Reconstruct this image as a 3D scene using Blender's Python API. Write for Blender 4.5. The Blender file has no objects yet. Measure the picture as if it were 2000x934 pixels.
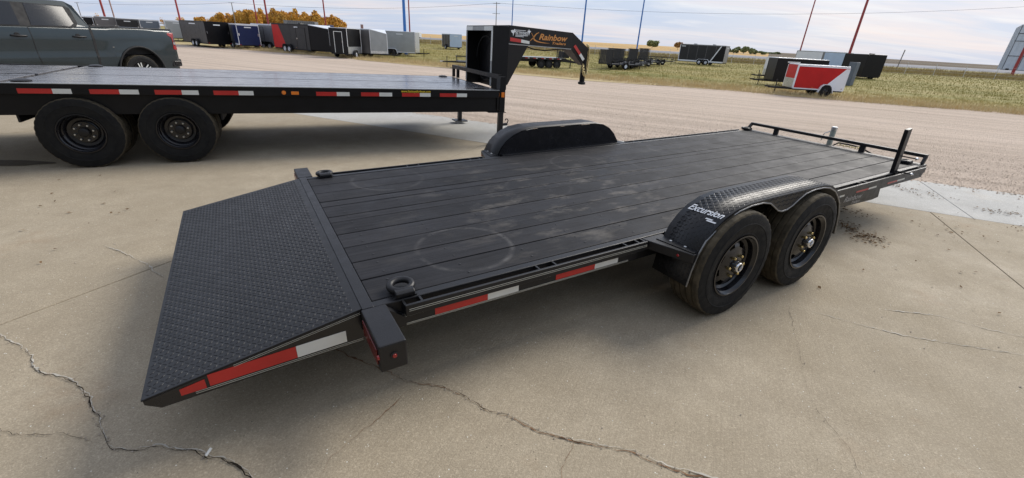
import bpy, bmesh, math, random
import numpy as np
from mathutils import Matrix, Vector

random.seed(7)
rng = np.random.default_rng(11)
PI = math.pi
scene = bpy.context.scene
col = scene.collection

# ------------------------------------------------------------------ camera, sky, sun, exposure
def make_camera():
    pitch, roll = math.radians(24.65), math.radians(3.088)
    fw = Vector((0, math.cos(pitch), -math.sin(pitch)))
    rt = Vector((1, 0, 0))
    dn = fw.cross(rt)
    x = rt * math.cos(roll) - dn * math.sin(roll)
    y = fw.cross(x)
    m = Matrix.Identity(4)
    for i in range(3):
        m[i][0], m[i][1], m[i][2] = x[i], -y[i], -fw[i]
    m[0][3], m[1][3], m[2][3] = 0, 0, 1.5955
    cd = bpy.data.cameras.new('camera')
    cd.sensor_width = 36; cd.lens = 846.5 / 2000 * 36
    cd.clip_start = 0.05; cd.clip_end = 6000
    c = bpy.data.objects.new('camera', cd)
    c.matrix_world = m
    col.objects.link(c); scene.camera = c
make_camera()

SUN_AZ, SUN_EL = math.radians(48), math.radians(38)      # azimuth measured from +Y towards +X
def make_light():
    w = bpy.data.worlds.new('World'); scene.world = w; w.use_nodes = True
    nt = w.node_tree; nt.nodes.clear(); N = nt.nodes.new; L = nt.links.new
    out = N('ShaderNodeOutputWorld'); bg = N('ShaderNodeBackground'); bg.inputs[1].default_value = 0.1
    sky = N('ShaderNodeTexSky'); sky.sky_type = 'NISHITA'; sky.sun_disc = False
    sky.sun_elevation = SUN_EL; sky.sun_rotation = SUN_AZ
    sky.air_density = 1.0; sky.dust_density = 2.5; sky.ozone_density = 1.0
    tc = N('ShaderNodeTexCoord'); sep = N('ShaderNodeSeparateXYZ'); L(tc.outputs['Generated'], sep.inputs[0])
    # flat cloud deck: direction / (height + c)
    mx = N('ShaderNodeMath'); mx.operation = 'MAXIMUM'; mx.inputs[1].default_value = 0.0; L(sep.outputs[2], mx.inputs[0])
    ad = N('ShaderNodeMath'); ad.operation = 'ADD'; ad.inputs[1].default_value = 0.10; L(mx.outputs[0], ad.inputs[0])
    cmb = N('ShaderNodeCombineXYZ')
    for i in (0, 1):
        dv = N('ShaderNodeMath'); dv.operation = 'DIVIDE'; L(sep.outputs[i], dv.inputs[0]); L(ad.outputs[0], dv.inputs[1]); L(dv.outputs[0], cmb.inputs[i])
    def noise(scale, detail, rough, loc, lo, hi, stretch):
        mp = N('ShaderNodeMapping'); mp.inputs['Location'].default_value = loc; mp.inputs['Scale'].default_value = stretch
        mp.inputs['Rotation'].default_value = (0, 0, math.radians(14))
        L(cmb.outputs[0], mp.inputs[0])
        n = N('ShaderNodeTexNoise'); n.inputs['Scale'].default_value = scale; n.inputs['Detail'].default_value = detail; n.inputs['Roughness'].default_value = rough
        n.inputs['Distortion'].default_value = 0.6
        L(mp.outputs[0], n.inputs['Vector'])
        r = N('ShaderNodeMapRange'); r.inputs['From Min'].default_value = lo; r.inputs['From Max'].default_value = hi; L(n.outputs['Fac'], r.inputs['Value'])
        return r.outputs[0]
    def mix(f, a, b):
        m = N('ShaderNodeMix'); m.data_type = 'RGBA'
        if isinstance(f, float): m.inputs[0].default_value = f
        else: L(f, m.inputs[0])
        for s, v in ((6, a), (7, b)):
            if isinstance(v, tuple): m.inputs[s].default_value = (*[k * 10 for k in v], 1)
            else: L(v, m.inputs[s])
        return m.outputs[2]
    big = noise(0.32, 3, .5, (3.1, 1.7, 0), .36, .64, (1, 1, 1))
    streak = noise(0.55, 5, .6, (0.4, 5.2, 0), .46, .70, (0.55, 1.6, 1))
    fine = noise(1.3, 6, .6, (7.7, 2.2, 0), .47, .74, (0.5, 1.5, 1))
    c = mix(big, (.33, .465, .69), (.48, .555, .69))
    c = mix(streak, c, (.80, .68, .65))
    c = mix(fine, c, (.72, .74, .78))
    # low on the horizon the deck takes a pale warm tint from haze
    hz = N('ShaderNodeMapRange'); hz.inputs['From Min'].default_value = 0.0; hz.inputs['From Max'].default_value = .22
    hz.inputs['To Min'].default_value = .55; hz.inputs['To Max'].default_value = 0.0; L(sep.outputs[2], hz.inputs['Value'])
    c = mix(hz.outputs[0], c, (.58, .60, .68))
    c = mix(.12, c, sky.outputs[0])
    L(c, bg.inputs[0]); L(bg.outputs[0], out.inputs[0])
    sd = bpy.data.lights.new('sun', 'SUN'); sd.energy = 2.6; sd.angle = math.radians(28); sd.color = (1.0, .94, .85)
    s = bpy.data.objects.new('sun', sd)
    d = Vector((math.sin(SUN_AZ) * math.cos(SUN_EL), math.cos(SUN_AZ) * math.cos(SUN_EL), math.sin(SUN_EL)))
    s.rotation_euler = d.to_track_quat('Z', 'Y').to_euler(); s.location = d * 50
    col.objects.link(s)
make_light()
scene.view_settings.view_transform = 'Standard'; scene.view_settings.look = 'None'
scene.view_settings.exposure = 0.36; scene.view_settings.gamma = 1.0
scene.view_settings.use_curve_mapping = False
scene.render.engine = 'CYCLES'
scene.cycles.use_denoising = True
scene.cycles.max_bounces = 6

# ------------------------------------------------------------------ materials
class NT:
    """small helper round a material node tree"""
    def __init__(self, name):
        self.m = bpy.data.materials.new(name); self.m.use_nodes = True
        self.t = self.m.node_tree; self.b = self.t.nodes['Principled BSDF']
    def N(self, k, **kw):
        n = self.t.nodes.new(k)
        for a, v in kw.items(): setattr(n, a, v)
        return n
    def L(self, a, b): self.t.links.new(a, b)
    def put(self, sock, v):
        if isinstance(v, (int, float)): sock.default_value = v
        elif isinstance(v, tuple): sock.default_value = (*v, 1) if len(v) == 3 and len(sock.default_value) == 4 else v
        else: self.L(v, sock)
    def coord(self, kind='Object', obj=None):
        n = self.N('ShaderNodeTexCoord')
        if obj: n.object = obj
        return n.outputs[kind]
    def mapping(self, vec, scale=(1, 1, 1), rot=0.0, loc=(0, 0, 0)):
        n = self.N('ShaderNodeMapping'); n.inputs['Scale'].default_value = scale; n.inputs['Rotation'].default_value = (0, 0, rot)
        n.inputs['Location'].default_value = loc
        self.L(vec, n.inputs[0]); return n.outputs[0]
    def noise(self, vec, scale, detail=4, rough=.55, lo=.3, hi=.7, to=(0, 1), dist=0):
        n = self.N('ShaderNodeTexNoise'); n.inputs['Scale'].default_value = scale; n.inputs['Detail'].default_value = detail
        n.inputs['Roughness'].default_value = rough; n.inputs['Distortion'].default_value = dist
        self.L(vec, n.inputs['Vector'])
        r = self.N('ShaderNodeMapRange'); r.inputs['From Min'].default_value = lo; r.inputs['From Max'].default_value = hi
        r.inputs['To Min'].default_value, r.inputs['To Max'].default_value = to
        self.L(n.outputs['Fac'], r.inputs['Value']); return r.outputs[0]
    def math(self, op, a, b=0.0):
        n = self.N('ShaderNodeMath', operation=op); self.put(n.inputs[0], a); self.put(n.inputs[1], b); return n.outputs[0]
    def mix(self, f, a, b):
        n = self.N('ShaderNodeMix', data_type='RGBA'); self.put(n.inputs[0], f); self.put(n.inputs[6], a); self.put(n.inputs[7], b); return n.outputs[2]
    def bump(self, h, strength, dist=.01):
        n = self.N('ShaderNodeBump'); n.inputs['Strength'].default_value = strength; n.inputs['Distance'].default_value = dist
        self.L(h, n.inputs['Height']); self.L(n.outputs[0], self.b.inputs['Normal'])
    def base(self, c): self.put(self.b.inputs['Base Color'], c)
    def rough(self, r): self.put(self.b.inputs['Roughness'], r)
    def spec(self, s): self.b.inputs['Specular IOR Level'].default_value = s

MATS = {}
def plain(name, c, rough=.5, metal=0., var=.12, scale=6., spec=.5, coat=0., bump=0., bscale=120.):
    """painted / solid material with a little tone and gloss variation"""
    if name in MATS: return MATS[name]
    n = NT(name); v = n.coord('Object')
    f = n.noise(v, scale, 5, .6, .3, .7)
    a = tuple(max(0, k * (1 - var)) for k in c); b = tuple(min(1, k * (1 + var)) for k in c)
    n.base(n.mix(f, a, b)); n.rough(n.noise(v, scale * 2.3, 4, .6, .3, .7, (max(.02, rough - .07), min(1, rough + .07))))
    n.b.inputs['Metallic'].default_value = metal; n.spec(spec)
    n.b.inputs['Coat Weight'].default_value = coat; n.b.inputs['Coat Roughness'].default_value = .08
    if bump: n.bump(n.noise(v, bscale, 2, .5, .2, .8), bump, .002)
    MATS[name] = n.m; return n.m

M = MATS
plain('black_powder', (.0085, .0085, .010), .42, var=.25, bump=.25, bscale=260, spec=.4)
plain('black_gloss', (.008, .008, .010), .22, var=.3)
plain('black_matte', (.010, .010, .011), .75, var=.3)
plain('dark_steel', (.03, .03, .033), .5, .3)
plain('chrome', (.72, .73, .75), .16, 1.0, var=.05)
plain('zinc', (.55, .56, .56), .35, .9, var=.1)
plain('tape_red', (.47, .022, .018), .35, var=.1)
plain('tape_white', (.66, .67, .64), .35, var=.06)
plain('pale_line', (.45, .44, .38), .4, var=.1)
plain('lens_red', (.28, .008, .008), .2, coat=.4)
plain('lens_dark', (.11, .008, .008), .25)
plain('lens_amber', (.75, .20, .02), .22, coat=.5)
plain('logo_orange', (.52, .21, .04), .4, var=.12)
plain('logo_white', (.72, .74, .76), .4, var=.05)
plain('logo_grey', (.28, .28, .28), .4)
plain('logo_yellow', (.75, .55, .03), .4)
plain('brass', (.55, .42, .18), .3, .9)
plain('chain_gold', (.62, .52, .28), .32, .85)
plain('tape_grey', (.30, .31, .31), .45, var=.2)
plain('grey_jack', (.34, .37, .33), .45, .3)

def mat_rubber():
    n = NT('rubber'); v = n.coord('Object')
    d = n.noise(v, 9, 5, .6, .35, .75)
    n.base(n.mix(d, (.0085, .009, .010), (.017, .0165, .0155))); n.rough(n.noise(v, 20, 3, .5, .3, .7, (.6, .85))); n.spec(.2)
    n.bump(n.noise(v, 140, 3, .6), .2, .003); M['rubber'] = n.m
    n = NT('rubber_tread'); v = n.coord('Object')
    d = n.noise(v, 13, 5, .65, .3, .7)
    n.base(n.mix(d, (.030, .026, .019), (.095, .078, .052))); n.rough(.85); n.spec(.2)
    n.bump(n.noise(v, 90, 3, .6), .3, .004); M['rubber_tread'] = n.m
mat_rubber()

def mat_diamond():
    n = NT('diamond_plate'); v = n.coord('Object')
    d = n.noise(v, 4, 6, .65, .35, .75)
    n.spec(.38); n.base(n.mix(d, (.0065, .007, .0085), (.014, .0145, .0165))); n.rough(n.noise(v, 16, 4, .6, .3, .7, (.34, .5)))
    n.bump(n.noise(v, 300, 2, .5), .18, .001); M['diamond_plate'] = n.m
mat_diamond()

def ground_mats():
    # tan broom-finished concrete
    for name, c0, c1, c2 in (('concrete_tan', (.385, .322, .228), (.515, .44, .328), (.25, .20, .135)),
                             ('concrete_pale', (.50, .49, .455), (.61, .60, .56), (.40, .38, .335))):
        n = NT(name); v = n.coord('Object')
        big = n.noise(v, .55, 6, .6, .32, .68); mid = n.noise(v, 3.3, 6, .65, .38, .74); fin = n.noise(v, 150, 3, .7, .3, .7)
        br = n.noise(n.mapping(n.mapping(v, rot=.417 + PI / 2), (1.2, 42, 1)), 3.0, 4, .6, .3, .7)
        c = n.mix(big, c0, c1); c = n.mix(n.math('MULTIPLY', mid, .55), c, c2)
        c = n.mix(n.math('MULTIPLY', fin, .70), c, tuple(k * .48 for k in c0))
        c = n.mix(n.noise(n.mapping(v, loc=(2, 9, 0)), 42, 5, .8, .48, .70, (0, .55)), c, tuple(k * .55 for k in c0))
        c = n.mix(n.noise(n.mapping(v, loc=(7, 2, 0)), .9, 5, .65, .50, .72, (0, .45)), c, tuple(k * .72 for k in c0))
        c = n.mix(n.noise(n.mapping(v, loc=(3, 8, 0)), 85, 4, .75, .52, .74, (0, .45)), c, tuple(min(.8, k * 1.5) for k in c1))
        c = n.mix(n.noise(n.mapping(v, loc=(1, 6, 0)), 9, 6, .75, .45, .75, (0, .5)), c, tuple(k * .68 for k in c0))
        c = n.mix(n.math('MULTIPLY', br, .10), c, tuple(k * 1.3 for k in c1))
        # pale aggregate flecks and dark pits
        vo = n.N('ShaderNodeTexVoronoi'); vo.inputs['Scale'].default_value = 55; n.L(v, vo.inputs['Vector'])
        fl = n.N('ShaderNodeMapRange'); fl.inputs['From Min'].default_value = .10; fl.inputs['From Max'].default_value = .17
        fl.inputs['To Min'].default_value = 1; fl.inputs['To Max'].default_value = 0; n.L(vo.outputs['Distance'], fl.inputs['Value'])
        pick = n.noise(v, 31, 2, .5, .60, .63)
        c = n.mix(n.math('MULTIPLY', fl.outputs[0], pick), c, tuple(min(.8, k * 2.2) for k in c1))
        pick2 = n.noise(n.mapping(v, loc=(5, 3, 0)), 23, 2, .5, .63, .66)
        c = n.mix(n.math('MULTIPLY', fl.outputs[0], pick2), c, tuple(k * .25 for k in c0))
        # rusty water stains
        st = n.noise(v, 1.15, 4, .7, .60, .80)
        c = n.mix(n.math('MULTIPLY', st, .45), c, (.27, .165, .085) if name == 'concrete_tan' else (.42, .36, .28))
        n.base(c); n.rough(n.noise(v, 2, 4, .6, .3, .7, (.72, .95))); n.spec(.25)
        h = n.math('ADD', fin, n.math('MULTIPLY', br, .7)); n.bump(h, .35, .004); M[name] = n.m
    n = NT('gravel'); v = n.coord('Object')
    big = n.noise(v, .12, 5, .6, .3, .7)
    tr = n.noise(n.mapping(n.mapping(v, rot=.417), (.07, 1.7, 1)), 1.0, 6, .68, .40, .66)
    peb = n.noise(v, 26, 5, .75, .36, .66)
    c = n.mix(big, (.56, .45, .355), (.66, .54, .44)); c = n.mix(n.math('MULTIPLY', tr, .75), c, (.38, .305, .24))
    c = n.mix(n.math('MULTIPLY', peb, .35), c, (.33, .275, .22))
    n.base(c); n.rough(.95); n.spec(.2); n.bump(n.math('ADD', peb, tr), .6, .03); M['gravel'] = n.m
    # grass ground and blades share one colour field
    for nm, dark in (('grass_ground', .8), ('grass_blade', 1.1)):
        n = NT(nm); g = n.N('ShaderNodeNewGeometry').outputs['Position']
        a = n.noise(n.mapping(n.mapping(g, rot=.417), (.035, .20, .0)), 1.0, 5, .62, .36, .66)
        b = n.noise(n.mapping(n.mapping(g, rot=.417), (.09, .55, .0), loc=(9, 4, 0)), 1.0, 5, .65, .40, .66)
        s3 = n.noise(n.mapping(g, (1, 1, 0)), 2.2, 4, .7, .35, .7)
        c = n.mix(a, (.225, .215, .05), (.44, .345, .12)); c = n.mix(n.math('MULTIPLY', b, .75), c, (.56, .46, .235))
        c = n.mix(n.math('MULTIPLY', s3, .45), c, (.16, .165, .045))
        # trodden, gravelly fringe by the lot: straw-coloured
        sep = n.N('ShaderNodeSeparateXYZ'); n.L(g, sep.inputs[0])
        t = n.math('ADD', n.math('MULTIPLY', sep.outputs[0], .405), n.math('MULTIPLY', sep.outputs[1], .914))
        fr = n.N('ShaderNodeMapRange'); fr.inputs['From Min'].default_value = 34; fr.inputs['From Max'].default_value = 41
        fr.inputs['To Min'].default_value = .85; fr.inputs['To Max'].default_value = 0; n.L(t, fr.inputs['Value'])
        c = n.mix(fr.outputs[0], c, (.56, .44, .25))
        tall = n.N('ShaderNodeMapRange'); tall.inputs['From Min'].default_value = 92; tall.inputs['From Max'].default_value = 102
        tall.inputs['To Max'].default_value = .8; n.L(t, tall.inputs['Value'])
        tall2 = n.N('ShaderNodeMapRange'); tall2.inputs['From Min'].default_value = 118; tall2.inputs['From Max'].default_value = 135
        tall2.inputs['To Min'].default_value = 1; tall2.inputs['To Max'].default_value = 0; n.L(t, tall2.inputs['Value'])
        c = n.mix(n.math('MULTIPLY', tall.outputs[0], tall2.outputs[0]), c, (.30, .225, .115))
        c = n.mix(.0, c, c)
        mul = n.N('ShaderNodeMix', data_type='RGBA', blend_type='MULTIPLY'); mul.inputs[0].default_value = 1
        n.L(c, mul.inputs[6]); mul.inputs[7].default_value = (dark, dark, dark, 1)
        n.base(mul.outputs[2]); n.rough(.9); n.spec(.15); M[nm] = n.m
    n = NT('crop'); v = n.coord('Object')
    f = n.noise(n.mapping(v, (.02, .004, 1)), 1, 5, .6, .35, .7)
    n.base(n.mix(f, (.46, .30, .125), (.55, .385, .19))); n.rough(.95); n.spec(.1); M['crop'] = n.m
    n = NT('ploughed'); v = n.coord('Object')
    f = n.noise(n.mapping(v, (.02, .004, 1)), 1, 5, .6, .35, .7)
    n.base(n.mix(f, (.10, .078, .055), (.17, .135, .095))); n.rough(.95); n.spec(.1); M['ploughed'] = n.m
    plain('highway', (.27, .27, .28), .9, var=.08, scale=.3, spec=.2)
    plain('crack', (.022, .018, .014), .95, var=.3, scale=30, spec=.1)
    plain('crack_rust', (.20, .115, .065), .95, var=.3, scale=20, spec=.1)
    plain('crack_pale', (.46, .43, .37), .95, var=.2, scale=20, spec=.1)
    plain('wet', (.095, .073, .048), .6, var=.2, scale=8, spec=.25)
    plain('joint', (.07, .06, .05), .95, var=.2, spec=.1)
    plain('stone', (.36, .31, .25), .9, var=.5, scale=3, spec=.2)
    plain('dry_leaf', (.13, .075, .032), .85, var=.5, scale=5, spec=.2)
ground_mats()

# ------------------------------------------------------------------ mesh helpers
class MB:
    """collects boxes, prisms, tubes and lathes; build() links them as one mesh object"""
    def __init__(self): self.v = []; self.f = []; self.mi = []; self.cur = 0
    def add(self, vs, fs):
        o = len(self.v); self.v += [tuple(p) for p in vs]; self.f += [tuple(i + o for i in f) for f in fs]; self.mi += [self.cur] * len(fs); return self
    def box(self, x0, x1, y0, y1, z0, z1):
        vs = [(x, y, z) for x in (x0, x1) for y in (y0, y1) for z in (z0, z1)]
        return self.add(vs, [(0, 1, 3, 2), (4, 6, 7, 5), (0, 4, 5, 1), (2, 3, 7, 6), (0, 2, 6, 4), (1, 5, 7, 3)])
    def prism(self, pts, axis, a, b):
        """polygon extruded along an axis: pts in the other two axes (xz for y, xy for z, yz for x)"""
        def P(p, h): return {'y': (p[0], h, p[1]), 'z': (p[0], p[1], h), 'x': (h, p[0], p[1])}[axis]
        n = len(pts); vs = [P(p, a) for p in pts] + [P(p, b) for p in pts]
        fs = [tuple(range(n)), tuple(range(2 * n - 1, n - 1, -1))] + [(i, i + n, (i + 1) % n + n, (i + 1) % n) for i in range(n)]
        return self.add(vs, fs)
    def bar(self, p0, p1, w, h, up=(0, 0, 1)):
        p0, p1, up = Vector(p0), Vector(p1), Vector(up); d = (p1 - p0).normalized(); s = d.cross(up).normalized(); u = s.cross(d)
        vs = []
        for p in (p0, p1):
            for a, b in ((-1, -1), (1, -1), (1, 1), (-1, 1)): vs.append(p + s * a * w / 2 + u * b * h / 2)
        return self.add(vs, [(0, 1, 2, 3), (7, 6, 5, 4), (0, 4, 5, 1), (1, 5, 6, 2), (2, 6, 7, 3), (3, 7, 4, 0)])
    def tube(self, pts, r, n=10, closed=False, r1=None):
        pts = [Vector(p) for p in pts]; m = len(pts); vs = []; fs = []
        up = Vector((0, 0, 1))
        d0 = (pts[1] - pts[0]).normalized()
        if abs(d0.dot(up)) > .95: up = Vector((1, 0, 0))
        for i, p in enumerate(pts):
            a = pts[(i - 1) % m] if (i or closed) else p; b = pts[(i + 1) % m] if (i < m - 1 or closed) else p
            d = (b - a).normalized(); s = d.cross(up).normalized(); u = s.cross(d); up = u if not closed else up
            rr = r if r1 is None else r + (r1 - r) * i / (m - 1)
            vs += [p + (s * math.cos(2 * PI * k / n) + u * math.sin(2 * PI * k / n)) * rr for k in range(n)]
        for i in range(m if closed else m - 1):
            j = (i + 1) % m
            fs += [(i * n + k, i * n + (k + 1) % n, j * n + (k + 1) % n, j * n + k) for k in range(n)]
        if not closed: fs += [tuple(range(n - 1, -1, -1)), tuple((m - 1) * n + k for k in range(n))]
        return self.add(vs, fs)
    def lathe(self, prof, n=32, c=(0, 0, 0), axis='y', jag=None, close=False, cap0=True, cap1=True):
        """prof: (radius, offset along axis); jag(i, k) scales the radius of ring i at segment k"""
        vs = []; fs = []; m = len(prof)
        for i, (r, h) in enumerate(prof):
            for k in range(n):
                a = 2 * PI * k / n; rr = r * (jag(i, k) if jag else 1)
                p = {'y': (rr * math.cos(a), h, rr * math.sin(a)), 'z': (rr * math.cos(a), rr * math.sin(a), h), 'x': (h, rr * math.cos(a), rr * math.sin(a))}[axis]
                vs.append((p[0] + c[0], p[1] + c[1], p[2] + c[2]))
        for i in range(m if close else m - 1):
            j = (i + 1) % m
            fs += [(i * n + k, i * n + (k + 1) % n, j * n + (k + 1) % n, j * n + k) for k in range(n)]
        if not close:
            if cap0 and prof[0][0] > 1e-5: fs.append(tuple(range(n - 1, -1, -1)))
            if cap1 and prof[-1][0] > 1e-5: fs.append(tuple((m - 1) * n + k for k in range(n)))
        return self.add(vs, fs)
    def mesh(self, name, mats, smooth=False):
        me = bpy.data.meshes.new(name); me.from_pydata([tuple(p) for p in self.v], [], self.f)
        for m in (mats if isinstance(mats, (list, tuple)) else [mats]): me.materials.append(M[m] if isinstance(m, str) else m)
        bm = bmesh.new(); bm.from_mesh(me); bmesh.ops.recalc_face_normals(bm, faces=bm.faces); bm.to_mesh(me); bm.free()
        if any(self.mi): me.polygons.foreach_set('material_index', self.mi)
        if smooth:
            me.polygons.foreach_set('use_smooth', [True] * len(me.polygons)); me.set_sharp_from_angle(angle=math.radians(smooth if smooth is not True else 35))
        me.update(); return me
    def build(self, name, mats, parent=None, smooth=False, bevel=0.0, loc=None):
        return link(name, self.mesh(name, mats, smooth), parent, bevel, loc)

def link(name, me, parent=None, bevel=0.0, loc=None):
    o = bpy.data.objects.new(name, me); col.objects.link(o); o.parent = parent
    if loc is not None: o.location = loc
    if bevel:
        b = o.modifiers.new('bevel', 'BEVEL'); b.width = bevel; b.segments = 2; b.limit_method = 'ANGLE'; b.harden_normals = False
    return o
def tag(o, label=None, cat=None, group=None, kind=None):
    for k, v in (('label', label), ('category', cat), ('group', group), ('kind', kind)):
        if v: o[k] = v
    return o
def thing(name, label, cat, loc=(0, 0, 0), rz=0.0, group=None, pitch=0.0):
    o = bpy.data.objects.new(name, None); col.objects.link(o); o.empty_display_size = .2
    o.location = loc; o.rotation_euler = (0, -pitch, rz)
    return tag(o, label, cat, group)
def fastmesh(name, V, F, mats):
    """numpy verts (n,3) and triangles (m,3)"""
    me = bpy.data.meshes.new(name); V = np.ascontiguousarray(V, dtype=np.float32); F = np.ascontiguousarray(F, dtype=np.int32)
    me.vertices.add(len(V)); me.vertices.foreach_set('co', V.ravel())
    me.loops.add(F.size); me.loops.foreach_set('vertex_index', F.ravel())
    me.polygons.add(len(F)); me.polygons.foreach_set('loop_start', np.arange(0, F.size, F.shape[1], dtype=np.int32))
    me.polygons.foreach_set('loop_total', np.full(len(F), F.shape[1], dtype=np.int32))
    for m in (mats if isinstance(mats, list) else [mats]): me.materials.append(M[m])
    me.update(calc_edges=True); return me

_txt = {}
def text_geo(body, size=1.0, shear=0.0, bold=0.0, spacing=1.0):
    key = (body, size, shear, bold, spacing)
    if key in _txt: return _txt[key]
    cu = bpy.data.curves.new('lettering_curve', 'FONT'); cu.body = body; cu.size = size; cu.shear = shear; cu.offset = bold; cu.space_character = spacing
    cu.resolution_u = 3
    o = bpy.data.objects.new('lettering_curve', cu); col.objects.link(o)
    bpy.context.view_layer.update()
    dg = bpy.context.evaluated_depsgraph_get(); me = o.evaluated_get(dg).to_mesh()
    vs = [tuple(v.co[:2]) for v in me.vertices]; fs = [tuple(p.vertices) for p in me.polygons]
    o.evaluated_get(dg).to_mesh_clear()
    bpy.data.objects.remove(o); bpy.data.curves.remove(cu)
    _txt[key] = (vs, fs); return vs, fs
def lettering(name, body, size, mp, mat, parent, shear=0.0, bold=0.0, spacing=1.0, fit=None, extra=None):
    """flat print: text outline laid on a surface by mp(x, y); fit scales it to a given width"""
    vs, fs = text_geo(body, size, shear, bold, spacing)
    w = max(v[0] for v in vs); k = fit / w if fit else 1
    b = MB(); b.add([mp(x * k, y) for x, y in vs], fs)
    if extra: extra(b, mp)
    me = bpy.data.meshes.new(name); me.from_pydata([tuple(p) for p in b.v], [], b.f); me.materials.append(M[mat]); me.update()
    return link(name, me, parent)

E_S = np.array([.914, -.405]); E_T = np.array([.405, .914])        # along / away from the pad edge
PAD_RZ = math.atan2(-.405, .914)
def st(s, t): return (s * .914 + t * .405, -s * .405 + t * .914)
def gz(t): return float(np.interp(t, [8.2, 28, 44, 75], [0, -.7, -.7, -.3]))
def gxy(x, y): return gz(x * .405 + y * .914)

# ------------------------------------------------------------------ the setting
def sheet(name, mat, ts, ss, zf, kind='structure'):
    V = []; F = []
    for t in ts:
        for s in ss:
            x, y = st(s, t); V.append((x, y, zf(s, t)))
    n = len(ss)
    for i in range(len(ts) - 1):
        for j in range(n - 1): F.append((i * n + j, i * n + j + 1, (i + 1) * n + j + 1, (i + 1) * n + j))
    me = bpy.data.meshes.new(name); me.from_pydata(V, [], F); me.materials.append(M[mat])
    me.polygons.foreach_set('use_smooth', [True] * len(F)); me.update()
    return tag(link(name, me), kind=kind)

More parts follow.
